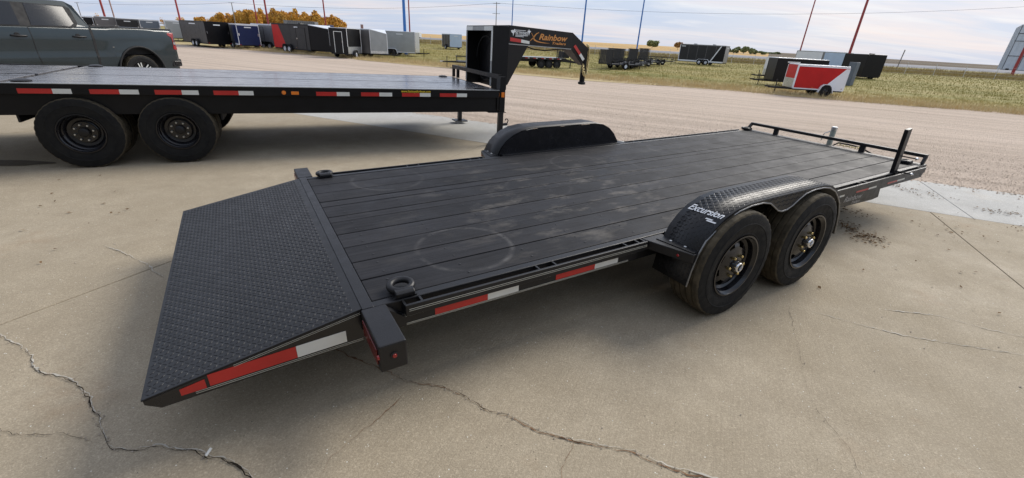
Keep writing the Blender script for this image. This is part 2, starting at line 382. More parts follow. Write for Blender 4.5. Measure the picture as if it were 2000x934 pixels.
def setting():
    # gravel lot: one sheet under everything near, just below the pad
    sheet('gravel_lot', 'gravel', [-60, -20, 8.0, 10, 13, 16, 19, 22, 25, 28, 32, 36, 46, 60], list(range(-160, 241, 20)), lambda s, t: gz(t) - .035)
    # concrete pad as separately poured slabs with open joints
    base = MB(); c = [st(-21.3, -11.9), st(20.3, -11.9), st(20.3, 8.15), st(-21.3, 8.15)]
    base.add([(*p, -.022) for p in c], [(0, 1, 2, 3)])
    pad = base.build('concrete_pad', 'joint'); tag(pad, kind='structure')
    g = .004
    def slab(s0, s1, t0, t1, mat, dz):
        b = MB(); q = [st(s0 + g, t0 + g), st(s1 - g, t0 + g), st(s1 - g, t1 - g), st(s0 + g, t1 - g)]
        b.prism(q, 'z', -.10, dz); b.build('concrete_slab', mat, pad, bevel=.004)
    ss = [-21.2, -15.2, -9.3, -3.4, 2.5, 8.4, 14.3, 20.2]
    for a, b in zip(ss, ss[1:]):
        slab(a, b, -11.8, -6.6, 'concrete_tan', random.uniform(-.001, .001)); slab(a, b, -6.6, -.6, 'concrete_tan', random.uniform(-.001, .001))
        slab(a, b, -.6, 6.45, 'concrete_tan', random.uniform(-.0012, .0012))
    s2 = [-21.2, -15, -9.0, -3.05, 2.9, 8.8, 14.6, 20.2]
    for a, b in zip(s2, s2[1:]): slab(a, b, 6.45, 8.2, 'concrete_pale', random.uniform(-.002, .001))
    # cracks: jagged open seams that wander through the slabs
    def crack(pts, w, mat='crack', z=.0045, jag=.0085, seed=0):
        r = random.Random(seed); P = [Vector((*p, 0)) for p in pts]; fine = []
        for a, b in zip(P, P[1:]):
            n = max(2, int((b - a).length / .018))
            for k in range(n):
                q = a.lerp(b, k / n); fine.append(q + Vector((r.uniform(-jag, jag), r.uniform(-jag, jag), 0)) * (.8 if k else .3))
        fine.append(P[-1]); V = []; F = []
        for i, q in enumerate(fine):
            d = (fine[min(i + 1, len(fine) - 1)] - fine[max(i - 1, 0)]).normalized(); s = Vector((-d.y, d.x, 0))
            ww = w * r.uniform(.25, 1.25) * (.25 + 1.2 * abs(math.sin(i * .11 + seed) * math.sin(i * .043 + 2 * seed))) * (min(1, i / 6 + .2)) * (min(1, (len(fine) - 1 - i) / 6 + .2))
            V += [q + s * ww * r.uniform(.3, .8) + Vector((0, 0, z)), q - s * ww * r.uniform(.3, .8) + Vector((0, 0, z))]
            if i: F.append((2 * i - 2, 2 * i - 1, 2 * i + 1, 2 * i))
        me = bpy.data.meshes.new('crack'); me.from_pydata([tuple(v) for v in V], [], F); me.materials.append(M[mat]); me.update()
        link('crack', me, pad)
    c1 = [(-3.0, 1.96), (-2.743, 1.852), (-2.605, 1.797), (-2.426, 1.714), (-2.333, 1.627), (-2.231, 1.593), (-2.133, 1.58), (-2.04, 1.548), (-1.963, 1.498), (-1.908, 1.472), (-1.824, 1.395), (-1.779, 1.377), (-1.713, 1.308), (-1.643, 1.252), (-1.59, 1.214), (-1.512, 1.206), (-1.423, 1.233), (-1.325, 1.221), (-1.249, 1.226), (-1.189, 1.197), (-1.117, 1.194), (-1.027, 1.16), (-0.967, 1.124), (-0.926, 1.09), (-.80, .95), (-.7, .7)]
    c2 = [(-2.4, 1.34), (-2.11, 1.276), (-2.035, 1.252), (-1.907, 1.257), (-1.84, 1.275), (-1.735, 1.251), (-1.602, 1.218)]
    c3 = [(-1.2, 2.05), (-0.94, 1.898), (-0.788, 1.827), (-0.626, 1.759), (-0.494, 1.68), (-0.378, 1.674), (-0.298, 1.658), (-0.211, 1.616), (-0.072, 1.522), (0.035, 1.492), (0.157, 1.419), (0.32, 1.375), (0.489, 1.348), (0.576, 1.338), (0.645, 1.296), (0.721, 1.262), (0.847, 1.232), (0.928, 1.208), (1.2, 1.1)]
    c4 = [(1.953, 2.597), (1.783, 2.208), (1.598, 1.785), (1.551, 1.619), (1.564, 1.526), (1.57, 1.427), (1.515, 1.271), (1.506, 1.1)]
    c5 = [(2.087, 2.553), (2.326, 2.416), (2.53, 2.32), (2.882, 2.241), (3.162, 2.181), (3.5, 2.1)]
    c6 = [(2.643, 2.625), (2.994, 2.583), (3.168, 2.457), (3.368, 2.376), (3.7, 2.3)]
    c7 = [(-3.153, 2.947), (-2.873, 2.824), (-2.587, 2.679), (-2.497, 2.597), (-2.341, 2.522)]
    c8 = [(-0.715, 1.0), (-0.691, 1.239), (-0.622, 1.346), (-0.531, 1.496), (-0.483, 1.596)]
    c9 = [(0.319, 1.375), (0.289, 1.3), (0.251, 1.225), (0.238, 1.1)]
    crack(c1, .0034, seed=1); crack(c1[17:24], .0060, seed=21, z=.0052); crack(c2, .0018, seed=2)
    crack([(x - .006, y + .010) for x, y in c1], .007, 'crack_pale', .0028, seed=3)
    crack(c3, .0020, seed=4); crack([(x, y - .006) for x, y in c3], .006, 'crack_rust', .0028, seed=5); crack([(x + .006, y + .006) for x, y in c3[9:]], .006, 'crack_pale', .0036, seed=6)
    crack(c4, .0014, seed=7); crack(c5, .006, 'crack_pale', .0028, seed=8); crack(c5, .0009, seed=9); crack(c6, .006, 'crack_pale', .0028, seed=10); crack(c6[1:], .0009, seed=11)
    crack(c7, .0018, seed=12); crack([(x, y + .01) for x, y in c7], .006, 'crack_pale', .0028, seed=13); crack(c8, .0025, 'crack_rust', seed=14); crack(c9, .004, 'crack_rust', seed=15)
    # unseen ribbed shop added behind the camera to shade pad and black steel
    plain('shade_shop_cladding', (.16, .17, .18), .55, .1, var=.1, scale=.5)
    wall = MB(); wall.box(-19, 19, -9, 0, 0, 6.2); o = wall.build('unseen_shade_shop', 'shade_shop_cladding'); x, y = st(0, -4.6); o.location = (x, y, .002); o.rotation_euler = (0, 0, PAD_RZ)
    tag(o, kind='structure')
    for k in range(38): wall = MB(); wall.box(-18.9 + k, -18.8 + k, .001, .04, 0, 6.2); wall.build('wall_rib', 'shade_shop_cladding', o)
    # crumbs broken from the crack edges and lodged in them
    g2 = random.Random(17); V = []; F = []
    for line, dens in ((c1, 150), (c3, 110), (c2, 25)):
        for k in range(dens):
            j = g2.randrange(len(line) - 1); u = g2.random(); x = line[j][0] + (line[j + 1][0] - line[j][0]) * u + g2.gauss(0, .009); y = line[j][1] + (line[j + 1][1] - line[j][1]) * u + g2.gauss(0, .009); q = g2.uniform(.0015, .006); a = g2.uniform(0, 6.3); o_ = len(V)
            V += [(x + q * math.cos(a), y + q * math.sin(a), .003), (x + q * math.cos(a + 2.2), y + q * math.sin(a + 2.2), .003), (x + q * math.cos(a + 4.1), y + q * math.sin(a + 4.1), .003), (x, y, .003 + q)]; F += [(o_, o_ + 1, o_ + 3), (o_ + 1, o_ + 2, o_ + 3), (o_ + 2, o_, o_ + 3)]
    tag(link('crack_crumbs', fastmesh('crack_crumbs', np.array(V), np.array(F), 'stone'), pad), kind='stuff')
    # wet patch left of the far trailer's wheels
    b = MB(); r = random.Random(3); pts = []
    for k in range(40):
        a = 2 * PI * k / 40; q = 1 + .10 * math.sin(3 * a + 1) + .06 * math.sin(7 * a) + r.uniform(-.02, .02)
        pts.append((-6.15 + .62 * q * math.cos(a), 4.78 + .16 * q * math.sin(a) + .12 * math.cos(a)))
    b.add([(*p, .005) for p in pts], [tuple(range(40))]); b.build('wet_patch', 'wet', pad)
    # grass verge with a ragged edge, running on to the highway
    r = random.Random(5); ts = [0, 1.2, 4, 8, 14, 22, 32, 45, 60, 80, 100, 130, 165]; ss = [-230 + k * 1.5 for k in range(320)]
    edge = [32.6 + 1.3 * math.sin(s * .11) + .7 * math.sin(s * .37 + 2) + r.uniform(-.45, .45) for s in ss]
    V = []; F = []
    for i, t in enumerate(ts):
        for j, s in enumerate(ss):
            tt = edge[j] + t if i < 3 else 33.5 + t
            V.append((*st(s, tt), gz(tt) - .02 + (.02 if i else 0)))
    n = len(ss)
    for i in range(len(ts) - 1):
        for j in range(n - 1): F.append((i * n + j, i * n + j + 1, (i + 1) * n + j + 1, (i + 1) * n + j))
    me = bpy.data.meshes.new('grass_field'); me.from_pydata(V, [], F); me.materials.append(M['grass_ground']); me.update()
    tag(link('grass_field', me), kind='structure')
    # far ground, highway on a low bank, crops beyond
    sheet('far_ground', 'grass_ground', [185, 214, 260], [-900, -300, 0, 300, 900], lambda s, t: -.32)
    sheet('highway', 'highway', [194, 197, 209, 213], [-900, -300, 0, 300, 900], lambda s, t: {194: -.3, 197: .45, 209: .5, 213: -.2}[t])
    def rise(s, t):
        top = float(np.interp(s / max(t, 1), [-.9, -.25, .2, .9], [3.5, 4.6, 3.2, .3])); k = min(1, max(0, (t - 212) / 560))
        return -.1 + top * (k * k * (3 - 2 * k)) * 1.05
    T = [212, 240, 280, 330, 400, 500, 620, 780, 1000, 2500]
    for nm, mt, a, b in (('crop_field', 'crop', -1.2, .06), ('ploughed_field', 'ploughed', .06, 1.6)):
        V = []; F = []; K = 24
        for t in T:
            for k in range(K + 1):
                s = (a + (b - a) * k / K) * t; V.append((*st(s, t), rise(s, t)))
        for i in range(len(T) - 1):
            for k in range(K): F.append((i * (K + 1) + k, i * (K + 1) + k + 1, (i + 1) * (K + 1) + k + 1, (i + 1) * (K + 1) + k))
        me = bpy.data.meshes.new(nm); me.from_pydata(V, [], F); me.materials.append(M[mt]); me.polygons.foreach_set('use_smooth', [True] * len(F)); me.update()
        tag(link(nm, me), kind='structure')
setting()

def scatter_blades(name, label, n, sampler, hmin, hmax, wid, seed):
    """blades of grass as thin triangles; sampler(n) -> s, t arrays"""
    g = np.random.default_rng(seed); s, t = sampler(n, g)
    x = s * .914 + t * .405; y = -s * .405 + t * .914; z = np.interp(t, [8.2, 28, 44, 75], [0, -.7, -.7, -.3])
    a = g.uniform(0, 2 * np.pi, n); h = g.uniform(hmin, hmax, n) * g.uniform(.6, 1.3, n); lean = g.normal(0, .35, (n, 2)) * h[:, None]
    w = wid * g.uniform(.6, 1.4, n) * (1 + (t - 33) / 60)
    p = np.stack([x, y, z - .02], 1); d = np.stack([np.cos(a) * w, np.sin(a) * w, np.zeros(n)], 1)
    tip = p + np.concatenate([lean, h[:, None]], 1)
    V = np.empty((n * 3, 3)); V[0::3] = p - d; V[1::3] = p + d; V[2::3] = tip
    F = np.arange(n * 3).reshape(n, 3)
    return tag(link(name, fastmesh(name, V, F, 'grass_blade')), label, 'grass', kind='stuff')
def near_s(n, g):
    t = 32.3 + g.power(.62, n) * 30 ; s = g.uniform(-1.05, 1.0, n) * (t + 14) - 2
    e = 32.6 + 1.3 * np.sin(s * .11) + .7 * np.sin(s * .37 + 2); keep = t > e - g.exponential(.35, n)
    t = np.where(keep, t, e + g.exponential(2.5, n)); return s, t
def clump_s(n, g):
    k = n // 26; cs = g.uniform(-1.05, 1.0, k); ct = 33.2 + g.exponential(3.2, k); cs = cs * (ct + 14)
    i = g.integers(0, k, n); return cs[i] + g.normal(0, .22, n), ct[i] + g.normal(0, .16, n)
def mid_s(n, g):
    t = g.uniform(46, 96, n); return g.uniform(-1.0, 1.15, n) * (t + 6), t
def tall_s(n, g):
    t = g.uniform(97, 124, n); return g.uniform(-1.0, 1.2, n) * t, t
scatter_blades('verge_grass', 'short dry grass along the edge of the gravel lot', 150000, near_s, .05, .17, .011, 1)
scatter_blades('weed_tufts', 'straw-coloured weed tufts fringing the gravel lot', 60000, clump_s, .10, .34, .012, 2)
scatter_blades('field_grass', 'green and tan grass of the storage field', 80000, mid_s, .06, .2, .02, 3)
scatter_blades('tall_grass', 'tall brown grass in front of the highway', 60000, tall_s, .4, .95, .03, 4)

def ground_litter():
    g = np.random.default_rng(8)
    # little stones on the pad
    V = []; F = []
    for k in range(520):
        s, t = g.uniform(-7, 7.5), g.uniform(.4, 8.1); x, y = st(s, t); r = g.uniform(.0025, .0075) * (1.0 if g.random() > .06 else 1.5)
        o = len(V); pts = [(1, 0, 0), (-.5, .8, 0), (-.5, -.8, 0), (.1, .1, .8)]
        rot = g.uniform(0, 6.3)
        for px, py, pz in pts: V.append((x + r * (px * math.cos(rot) - py * math.sin(rot)) * g.uniform(.7, 1.3), y + r * (px * math.sin(rot) + py * math.cos(rot)) * g.uniform(.7, 1.3), .002 + pz * r))
        F += [(o, o + 1, o + 3), (o + 1, o + 2, o + 3), (o + 2, o, o + 3)]
    tag(link('scattered_stones', fastmesh('scattered_stones', np.array(V), np.array(F), 'stone')), 'small stones and grit scattered over the concrete pad', 'grit', kind='stuff')
    # loose gravel beyond and spilling over the pad edge
    n = 26000; t = 8.15 + g.exponential(3.2, n); t = np.where(g.random(n) < .05, 8.2 - g.exponential(.10, n), t); s = g.uniform(-14, 16, n)
    x = s * .914 + t * .405; y = -s * .405 + t * .914; z = np.interp(t, [8.2, 28], [0, -.7]) - .033; z = np.where(t < 8.2, .002, z)
    r = g.uniform(.006, .018, n); a = g.uniform(0, 6.3, n)
    V = np.empty((n * 4, 3))
    for j, (q, hh) in enumerate(((0, 0), (2.1, 0), (4.2, 0), (0, 1))):
        V[j::4, 0] = x + (0 if hh else 1) * r * np.cos(a + q); V[j::4, 1] = y + (0 if hh else 1) * r * np.sin(a + q); V[j::4, 2] = z + hh * r * .8
    i = np.arange(n)[:, None] * 4; F = np.concatenate([i + [0, 1, 3], i + [1, 2, 3], i + [2, 0, 3]])
    tag(link('loose_gravel', fastmesh('loose_gravel', V, F, 'gravel')), 'loose gravel lying along the edge of the concrete pad', 'gravel', kind='stuff')
    # blown leaves and soil crumbs by the pale strip
    V = []; F = []
    def heap(cx, cy, n, sx, sy):
        for k in range(n):
            x, y = cx + g.normal(0, sx), cy + g.normal(0, sy); r = g.uniform(.006, .02); a = g.uniform(0, 6.3); o = len(V)
            for q, rr in ((0, 1), (1.4, .6), (PI, 1), (4.9, .6)): V.append((x + r * rr * math.cos(a + q), y + r * rr * math.sin(a + q), .006 + g.uniform(0, .012)))
            F.append((o, o + 1, o + 2)); F.append((o, o + 2, o + 3))
    for a in ((3.47, 4.25, 110, .07, .12), (3.48, 3.95, 150, .09, .10), (3.9, 4.7, 45, .10, .09), (5.33, 5.93, 70, .05, .13), (5.5, 5.6, 30, .12, .12), (5.9, 5.0, 70, .16, .07), (5.7, 4.5, 50, .2, .05), (4.6, 4.4, 40, .4, .3), (4.2, 3.2, 24, .8, .6), (-4.3, 3.4, 40, 1.2, .6)): heap(*a)
    tag(link('leaf_litter', fastmesh('leaf_litter', np.array(V), np.array(F), 'dry_leaf')), 'brown leaf litter and soil crumbs on the concrete', 'leaf litter', kind='stuff')
    b = MB(); b.lathe([(.0, 0), (.0055, .001), (.0055, .03), (.004, .032), (0, .032)], 10, axis='x'); o = b.build('cigarette_stub', 'tape_white', smooth=True)
    o.location = (-1.187, 1.197, .011); o.rotation_euler = (0, -.5, 1.25); tag(o, 'small white stub lying in the crack at lower left', 'stub')
ground_litter()

# ------------------------------------------------------------------ wheels
def tyre_mesh(name, r, w, rim_r, n=72, y0=0.0, mats=('rubber', 'rubber_tread')):
    """tyre round the y axis, outer face towards -y at y0, with grooved tread and lugged shoulders"""
    b = MB(); W = w; q = r - rim_r
    side = [(rim_r, .012), (rim_r + .010, .003), (rim_r + .016, .001), (rim_r + .022, .003), (rim_r + q * .36, -.005), (rim_r + q * .50, -.006), (rim_r + q * .515, -.0085), (rim_r + q * .55, -.0085), (rim_r + q * .565, -.006), (rim_r + q * .74, -.003), (r - .024, .001)]
    tread = [(r - .012, .004), (r - .003, .011)]
    for c in (.20, .40, .60, .80): tread += [(r, W * c - .0065), (r - .009, W * c - .0045), (r - .009, W * c + .0045), (r, W * c + .0065)]
    tread += [(r - .003, W - .011), (r - .012, W - .004)]
    prof = side + tread + [(p, W - h) for p, h in side][::-1]
    nt = len(side); last = nt + len(tread) - 1
    def jag(i, k):
        if i in (nt, nt + 1, last, last - 1) and k % 3 == 0: return 1 - .0045 / r
        if i in (nt + 2, last - 2) and k % 3 == 0: return 1 - .0035 / r
        if nt + 5 <= i <= last - 5 and (k + (i - nt) // 4) % 5 == 0: return 1 - .004 / r
        return 1
    m = len(prof)
    b.lathe([(p[0], p[1] + y0) for p in prof], n, jag=jag, cap0=False, cap1=False)
    b.mi = [1 if nt <= i < last else 0 for i in range(m - 1) for _ in range(n)]
    return b.mesh(name, list(mats), 24)
def steel_rim_mesh(name, rim_r, w, y0=0.0, holes=8, mat='black_gloss'):
    b = MB(); n = 64
    b.lathe([(rim_r + .004, y0 + .008), (rim_r + .006, y0 - .002), (rim_r - .004, y0 - .003), (rim_r - .012, y0 + .012), (rim_r - .020, y0 + .018), (rim_r - .024, y0 + .05), (rim_r - .040, y0 + .062)], n)
    b.f = b.f[:6 * n]; b.mi = b.mi[:6 * n]
    # dished disc with hand holes
    R = [rim_r - .040, rim_r - .052, rim_r - .085, rim_r - .098, .075, .03]; H = [.062, .048, .034, .031, .018, .014]
    vs = []; fs = []
    for r_, h in zip(R, H): vs += [(r_ * math.cos(2 * PI * k / n), y0 + h, r_ * math.sin(2 * PI * k / n)) for k in range(n)]
    per = n // holes
    for i in range(len(R) - 1):
        for k in range(n):
            if i == 1 and k % per in range(1, per // 2 + 1): continue
            fs.append((i * n + k, i * n + (k + 1) % n, (i + 1) * n + (k + 1) % n, (i + 1) * n + k))
    b.add(vs, fs)
    b.lathe([(rim_r - .024, y0 + .06), (rim_r - .03, y0 + w - .03), (rim_r + .004, y0 + w - .012)], n); b.f = b.f[:-2]; b.mi = b.mi[:len(b.f)]
    return b.mesh(name, mat, 40)
def lug_mesh(name, count, radius, y, mat='brass', r=.010, h=.024):
    b = MB()
    b.lathe([(0, y - h), (r * .75, y - h), (r, y - h * .75), (r, y), (0, y)], 6, c=(0, 0, 0))
    return b.mesh(name, mat)

# ------------------------------------------------------------------ near trailer: flat deck with dovetail and drive-over fenders
FENDER = [(1.775, -.22), (1.79, -.12), (1.815, -.02), (1.86, .07), (1.92, .135), (2.0, .19), (2.1, .228), (2.22, .246), (2.40, .25), (2.65, .25), (2.9, .25), (3.10, .248), (3.22, .23), (3.32, .185), (3.40, .12), (3.47, .03), (3.52, -.07), (3.56, -.22)]
def fender_at(s):
    """point, tangent on the fender profile at arc length s"""
    for a, b in zip(FENDER, FENDER[1:]):
        l = math.hypot(b[0] - a[0], b[1] - a[1])
        if s <= l: return a[0] + (b[0] - a[0]) * s / l, a[1] + (b[1] - a[1]) * s / l, (b[0] - a[0]) / l, (b[1] - a[1]) / l
        s -= l
    return (*FENDER[-1], 0, -1)
FENDER_LEN = sum(math.hypot(b[0] - a[0], b[1] - a[1]) for a, b in zip(FENDER, FENDER[1:]))
def lozenges(mp, u0, u1, v0, v1, pu, pv, lu, lw, h, mat, parent, loc=None, name='tread_pattern'):
    """raised bars of tread plate, turned alternately; mp(u, v, height) lays them on the plate"""
    b = MB(); nu = int((u1 - u0) / pu); nv = int((v1 - v0) / pv)
    for i in range(nu):
        for j in range(nv):
            u = u0 + (i + .5) * pu; v = v0 + (j + .5) * pv; a = math.radians(38 if (i + j) % 2 else -38) + PI / 2 * 0
            c, s = math.cos(a), math.sin(a)
            P = [(-lu, 0, 0), (0, -lw, 0), (lu, 0, 0), (0, lw, 0), (-lu * .55, 0, h), (lu * .55, 0, h)]
            P = [mp(u + x * c - y * s, v + x * s + y * c, z) for x, y, z in P]
            b.add(P, [(0, 1, 5, 4), (1, 2, 5), (2, 3, 4, 5), (3, 0, 4)])
    o = b.build(name, mat, parent, loc=loc); tag(o, kind='stuff'); return o

def near_trailer():
    H0 = .4832; yaw, pit = .5585, .0124
    root = thing('flat_deck_trailer', 'black flat deck car trailer with tread plate dovetail and tandem wheels in foreground', 'trailer', (-1.1613 + .0051, 2.5176 + .0032, 0), yaw, pitch=pit)
    Z = (0, 0, H0)
    def B(b, name, mat, bevel=0.0, smooth=False, parent=root): return b.build(name, mat, parent, smooth, bevel, Z if parent is root else None)
    # planks, each with its own tone of worn black stain
    ys = [-1.008, -.80, -.60, -.40, -.205, .0, .10, .305, .41, .61, .81, 1.008]
    for i, (a, c) in enumerate(zip(ys, ys[1:])):
        b = MB(); b.box(.004, 6.05, a + .0035, c - .0035, -.04, random.uniform(-.003, .001)); B(b, 'plank', plank_mat(root, i % 4), .004)
    b = MB()                                                              # cross members that close the gaps from below
    for k in range(16): x = .1 + k * .39; b.box(x, x + .05, -1.0, 1.0, -.12, -.042)
    B(b, 'cross_members', 'black_matte')
    b = MB()                                                              # deck screws over each cross member
    for k in range(16):
        for a, c in zip(ys, ys[1:]):
            for f in ((.25, .75) if c - a > .15 else (.5,)): b.lathe([(.006, .0012), (.0045, .0022), (0, .0018)], 6, c=(.125 + k * .39 + random.uniform(-.008, .008), a + (c - a) * f + random.uniform(-.012, .012), 0), axis='z', cap0=False)
    tag(B(b, 'screw_heads', 'dark_steel'), kind='stuff')
    # long side frames and the thin pale lines along their edges
    for sgn in (-1, 1):
        b = MB()
        y0, y1 = sorted((sgn * 1.013, sgn * 1.06)); b.box(-.052, 6.12, y0, y1, -.15, 0)
        y0, y1 = sorted((sgn * 1.06, sgn * 1.085)); b.box(.10, 1.62, y0, y1, -.13, -.062); b.box(3.55, 5.95, y0, y1, -.10, -.045)
        B(b, 'side_frame', 'black_powder', .004)
        for x0, x1 in ((.125, 1.66), (3.62, 5.93)):                       # rub rail on stake pocket plates
            b = MB(); y0, y1 = sorted((sgn * 1.106, sgn * 1.122)); b.box(x0, x1, y0, y1, -.056, .002); r = B(b, 'rub_rail', 'black_powder', .003)
            for x in ((.125, .205, .86, .97, 1.50, 1.60, 1.648) if x0 < 1 else (3.64, 3.74, 4.5, 4.6, 5.30, 5.40, 5.86)):
                b = MB(); y0, y1 = sorted((sgn * 1.0605, sgn * 1.1055)); b.box(x, x + .010, y0, y1, -.055, -.002); B(b, 'stake_pocket', 'black_powder', parent=r)
    def strip(name, mat, x0, x1, y, z0, z1, k0=0.0, parent=root):
        b = MB(); t = .0015; b.add([(x0, y, z0), (x1, y, z0 + k0), (x1, y, z1 + k0), (x0, y, z1), (x0, y + t, z0), (x1, y + t, z0 + k0), (x1, y + t, z1 + k0), (x0, y + t, z1)],
              [(0, 1, 2, 3), (7, 6, 5, 4), (0, 4, 5, 1), (1, 5, 6, 2), (2, 6, 7, 3), (3, 7, 4, 0)]); return B(b, name, mat, parent=parent)
    Y = -1.0868
    for x0, xm, x1, z in ((.276, .562, .748, -.115), (.993, 1.276, 1.46, -.113), (4.49, 4.739, 4.905, -.098), (5.152, 5.374, 5.555, -.098)):
        strip('red_tape', 'tape_red', x0, xm, Y, z, z + .042); strip('white_tape', 'tape_white', xm + .0005, x1, Y, z, z + .042)
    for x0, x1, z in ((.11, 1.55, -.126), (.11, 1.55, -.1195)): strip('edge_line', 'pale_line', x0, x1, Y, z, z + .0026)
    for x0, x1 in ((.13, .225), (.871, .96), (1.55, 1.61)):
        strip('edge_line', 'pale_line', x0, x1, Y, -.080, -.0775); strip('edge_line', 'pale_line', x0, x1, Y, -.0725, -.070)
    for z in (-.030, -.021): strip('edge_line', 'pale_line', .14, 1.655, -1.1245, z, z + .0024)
    strip('white_tape', 'tape_white', 4.17, 4.262, Y, -.098, -.056)
    # deep front side panel with the maker's name
    b = MB(); b.prism([(3.45, -.19), (4.95, -.235), (5.07, -.225), (5.03, -.1005), (3.45, -.1005)], 'y', -1.06, -1.081); sp = B(b, 'front_side_panel', 'black_powder', .003)
    def onside(x, y): return (4.30 + x, -1.0835, -.165 + y - (x) * .012)
    lettering('maker_lettering', 'Rainbow', .075, onside, 'logo_grey', sp, shear=.25, bold=.0015, fit=.36)
    lettering('maker_lettering', 'Trailers', .040, lambda x, y: onside(x + .17, y - .04), 'logo_grey', sp, shear=.25, bold=.001, fit=.18)
    # rear cross beam with tail light boxes at both ends
    b = MB(); b.box(-.052, .0015, -1.0625, 1.0625, -.125, .0035); rb = B(b, 'rear_beam', 'black_powder', .004)
    for sgn in (-1, 1):
        b = MB(); y0, y1 = sorted((sgn * 1.064, sgn * 1.352)); b.box(-.058, .053, y0, y1, -.125, .004); lb = B(b, 'light_box', 'black_powder', .006)
        b = MB(); y0, y1 = sorted((sgn * 1.10, sgn * 1.325)); b.box(-.064, -.0585, y0, y1, -.10, -.025); tl = B(b, 'tail_light', 'lens_dark', .002, parent=lb)
        b = MB(); b.lathe([(0, sgn * .008), (.008, sgn * .007), (.011, 0)], 16, c=(.0, sgn * 1.353, -.055)); B(b, 'marker_light', 'lens_red', parent=lb, smooth=True)
        b = MB(); b.lathe([(.017, 0), (.017, sgn * .003), (.0112, sgn * .004)], 16, c=(.0, sgn * 1.3525, -.055)); B(b, 'marker_bezel', 'black_matte', parent=lb)
        b = MB(); b.lathe([(0, -.008), (.008, -.007), (.011, 0)], 16, c=(-.058, sgn * 1.338, -.055), axis='x'); B(b, 'marker_light', 'lens_red', parent=lb, smooth=True)
        b = MB(); y0, y1 = sorted((sgn * 1.0605, sgn * 1.10)); b.prism([(.054, -.12), (.054, -.01), (.13, -.075), (.13, -.12)], 'y', y0, y1); B(b, 'gusset', 'black_powder')
    # dovetail: sloping tread plate on side beams
    tip = (-.862, -.150)
    b = MB(); b.prism([(-.0525, .001), (tip[0], tip[1]), (tip[0], tip[1] - .007), (-.0525, -.007)], 'y', -1.052, 1.052); dp = B(b, 'dovetail_plate', 'diamond_plate', .002)
    sl = (tip[1] - .001) / (tip[0] + .0525); ln = math.hypot(1, sl)
    lozenges(lambda u, v, h: (tip[0] + u / ln - h * sl / ln, v, tip[1] + u * sl / ln + h / ln), .010, .798, -1.047, 1.047, .0205, .0262, .0112, .0031, .0017, 'diamond_plate', dp)
    for sgn in (-1, 1):
        b = MB(); y0, y1 = sorted((sgn * 1.014, sgn * 1.0505)); b.prism([(-.053, -.0075), (tip[0] + .004, tip[1] - .0075), (tip[0] + .005, tip[1] - .026), (tip[0] + .05, tip[1] - .060), (-.053, -.165)], 'y', y0, y1); B(b, 'dovetail_beam', 'black_gloss', .002)
    b = MB(); b.box(tip[0] + .001, tip[0] + .03, -1.013, 1.013, tip[1] - .03, tip[1] - .0085); B(b, 'dovetail_lip', 'black_powder')
    def slope_strip(name, mat, x0, x1, za, zb, h0, h1=None):
        h1 = h1 or h0; b = MB(); y = -1.0522; b.add([(x0, y, za), (x1, y, zb), (x1, y, zb + h1), (x0, y, za + h0)] + [(x0, y + .0012, za), (x1, y + .0012, zb), (x1, y + .0012, zb + h1), (x0, y + .0012, za + h0)],
            [(0, 1, 2, 3), (7, 6, 5, 4), (0, 4, 5, 1), (1, 5, 6, 2), (2, 6, 7, 3), (3, 7, 4, 0)]); return B(b, name, mat)
    slope_strip('red_tape', 'tape_red', -.65, -.334, -.1735, -.1585, .055, .058); slope_strip('white_tape', 'tape_white', -.333, -.13, -.1585, -.149, .058)
    slope_strip('red_reflector', 'tape_red', -.745, -.662, -.180, -.177, .030, .043)
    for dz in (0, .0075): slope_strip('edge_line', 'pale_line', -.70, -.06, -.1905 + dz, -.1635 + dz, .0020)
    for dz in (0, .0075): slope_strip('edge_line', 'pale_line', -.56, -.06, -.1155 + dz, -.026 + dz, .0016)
    # D rings welded at the four corners
    for (x, y, up) in ((.150, -1.005, 1), (.145, 1.03, 0), (5.93, -.93, 0), (6.0, 1.03, 0)):
        e = MB(); pl = .0
        e.box(x - .055, x + .055, y - .045, y + .045, .0022, .006); d = B(e, 'd_ring_plate', 'black_powder')
        b = MB(); ring = []
        for k in range(28):
            a = 2 * PI * k / 28; ring.append((x + .052 * math.cos(a), y + .026 + .042 * math.sin(a), .021 + (.014 * (math.sin(a) + 1) * .5 if up else 0)))
        b.tube(ring, .0170, 10, closed=True); B(b, 'd_ring', 'black_powder', parent=d, smooth=60)
        b = MB(); b.prism([(-.028, .006), (-.028, .026), (-.016, .036), (.016, .036), (.028, .026), (.028, .006)], 'x', x - .045, x + .045)
        b.v = [(px, py + y - .022, pz) for px, py, pz in b.v]; B(b, 'd_ring_bracket', 'black_powder', .004, parent=d)
    # fenders
    def fender(sgn):
        yi, yo = sgn * 1.098, sgn * 1.37; b = MB(); n = len(FENDER)
        P = FENDER; vs = []
        lift = lambda p, i: p
        for y in (yi, yo):
            for p in P: vs.append((p[0], y, p[1]))
        fs = [(i, i + 1, n + i + 1, n + i) for i in range(n - 1)]
        b.add(vs, fs); f = B(b, 'fender', 'diamond_plate', 0, 50)
        so = f.modifiers.new('solid', 'SOLIDIFY'); so.thickness = .005; so.offset = -1 if sgn < 0 else 1
        def mp(u, v, h):
            x, z, tx, tz = fender_at(u); return (x - tz * h, v, z + tx * h)
        lo, hi = sorted((yi, yo)); lozenges(mp, .02, FENDER_LEN - .02, lo + .006, hi - .006, .0225, .0262, .0112, .0032, .0024, 'diamond_plate', f)
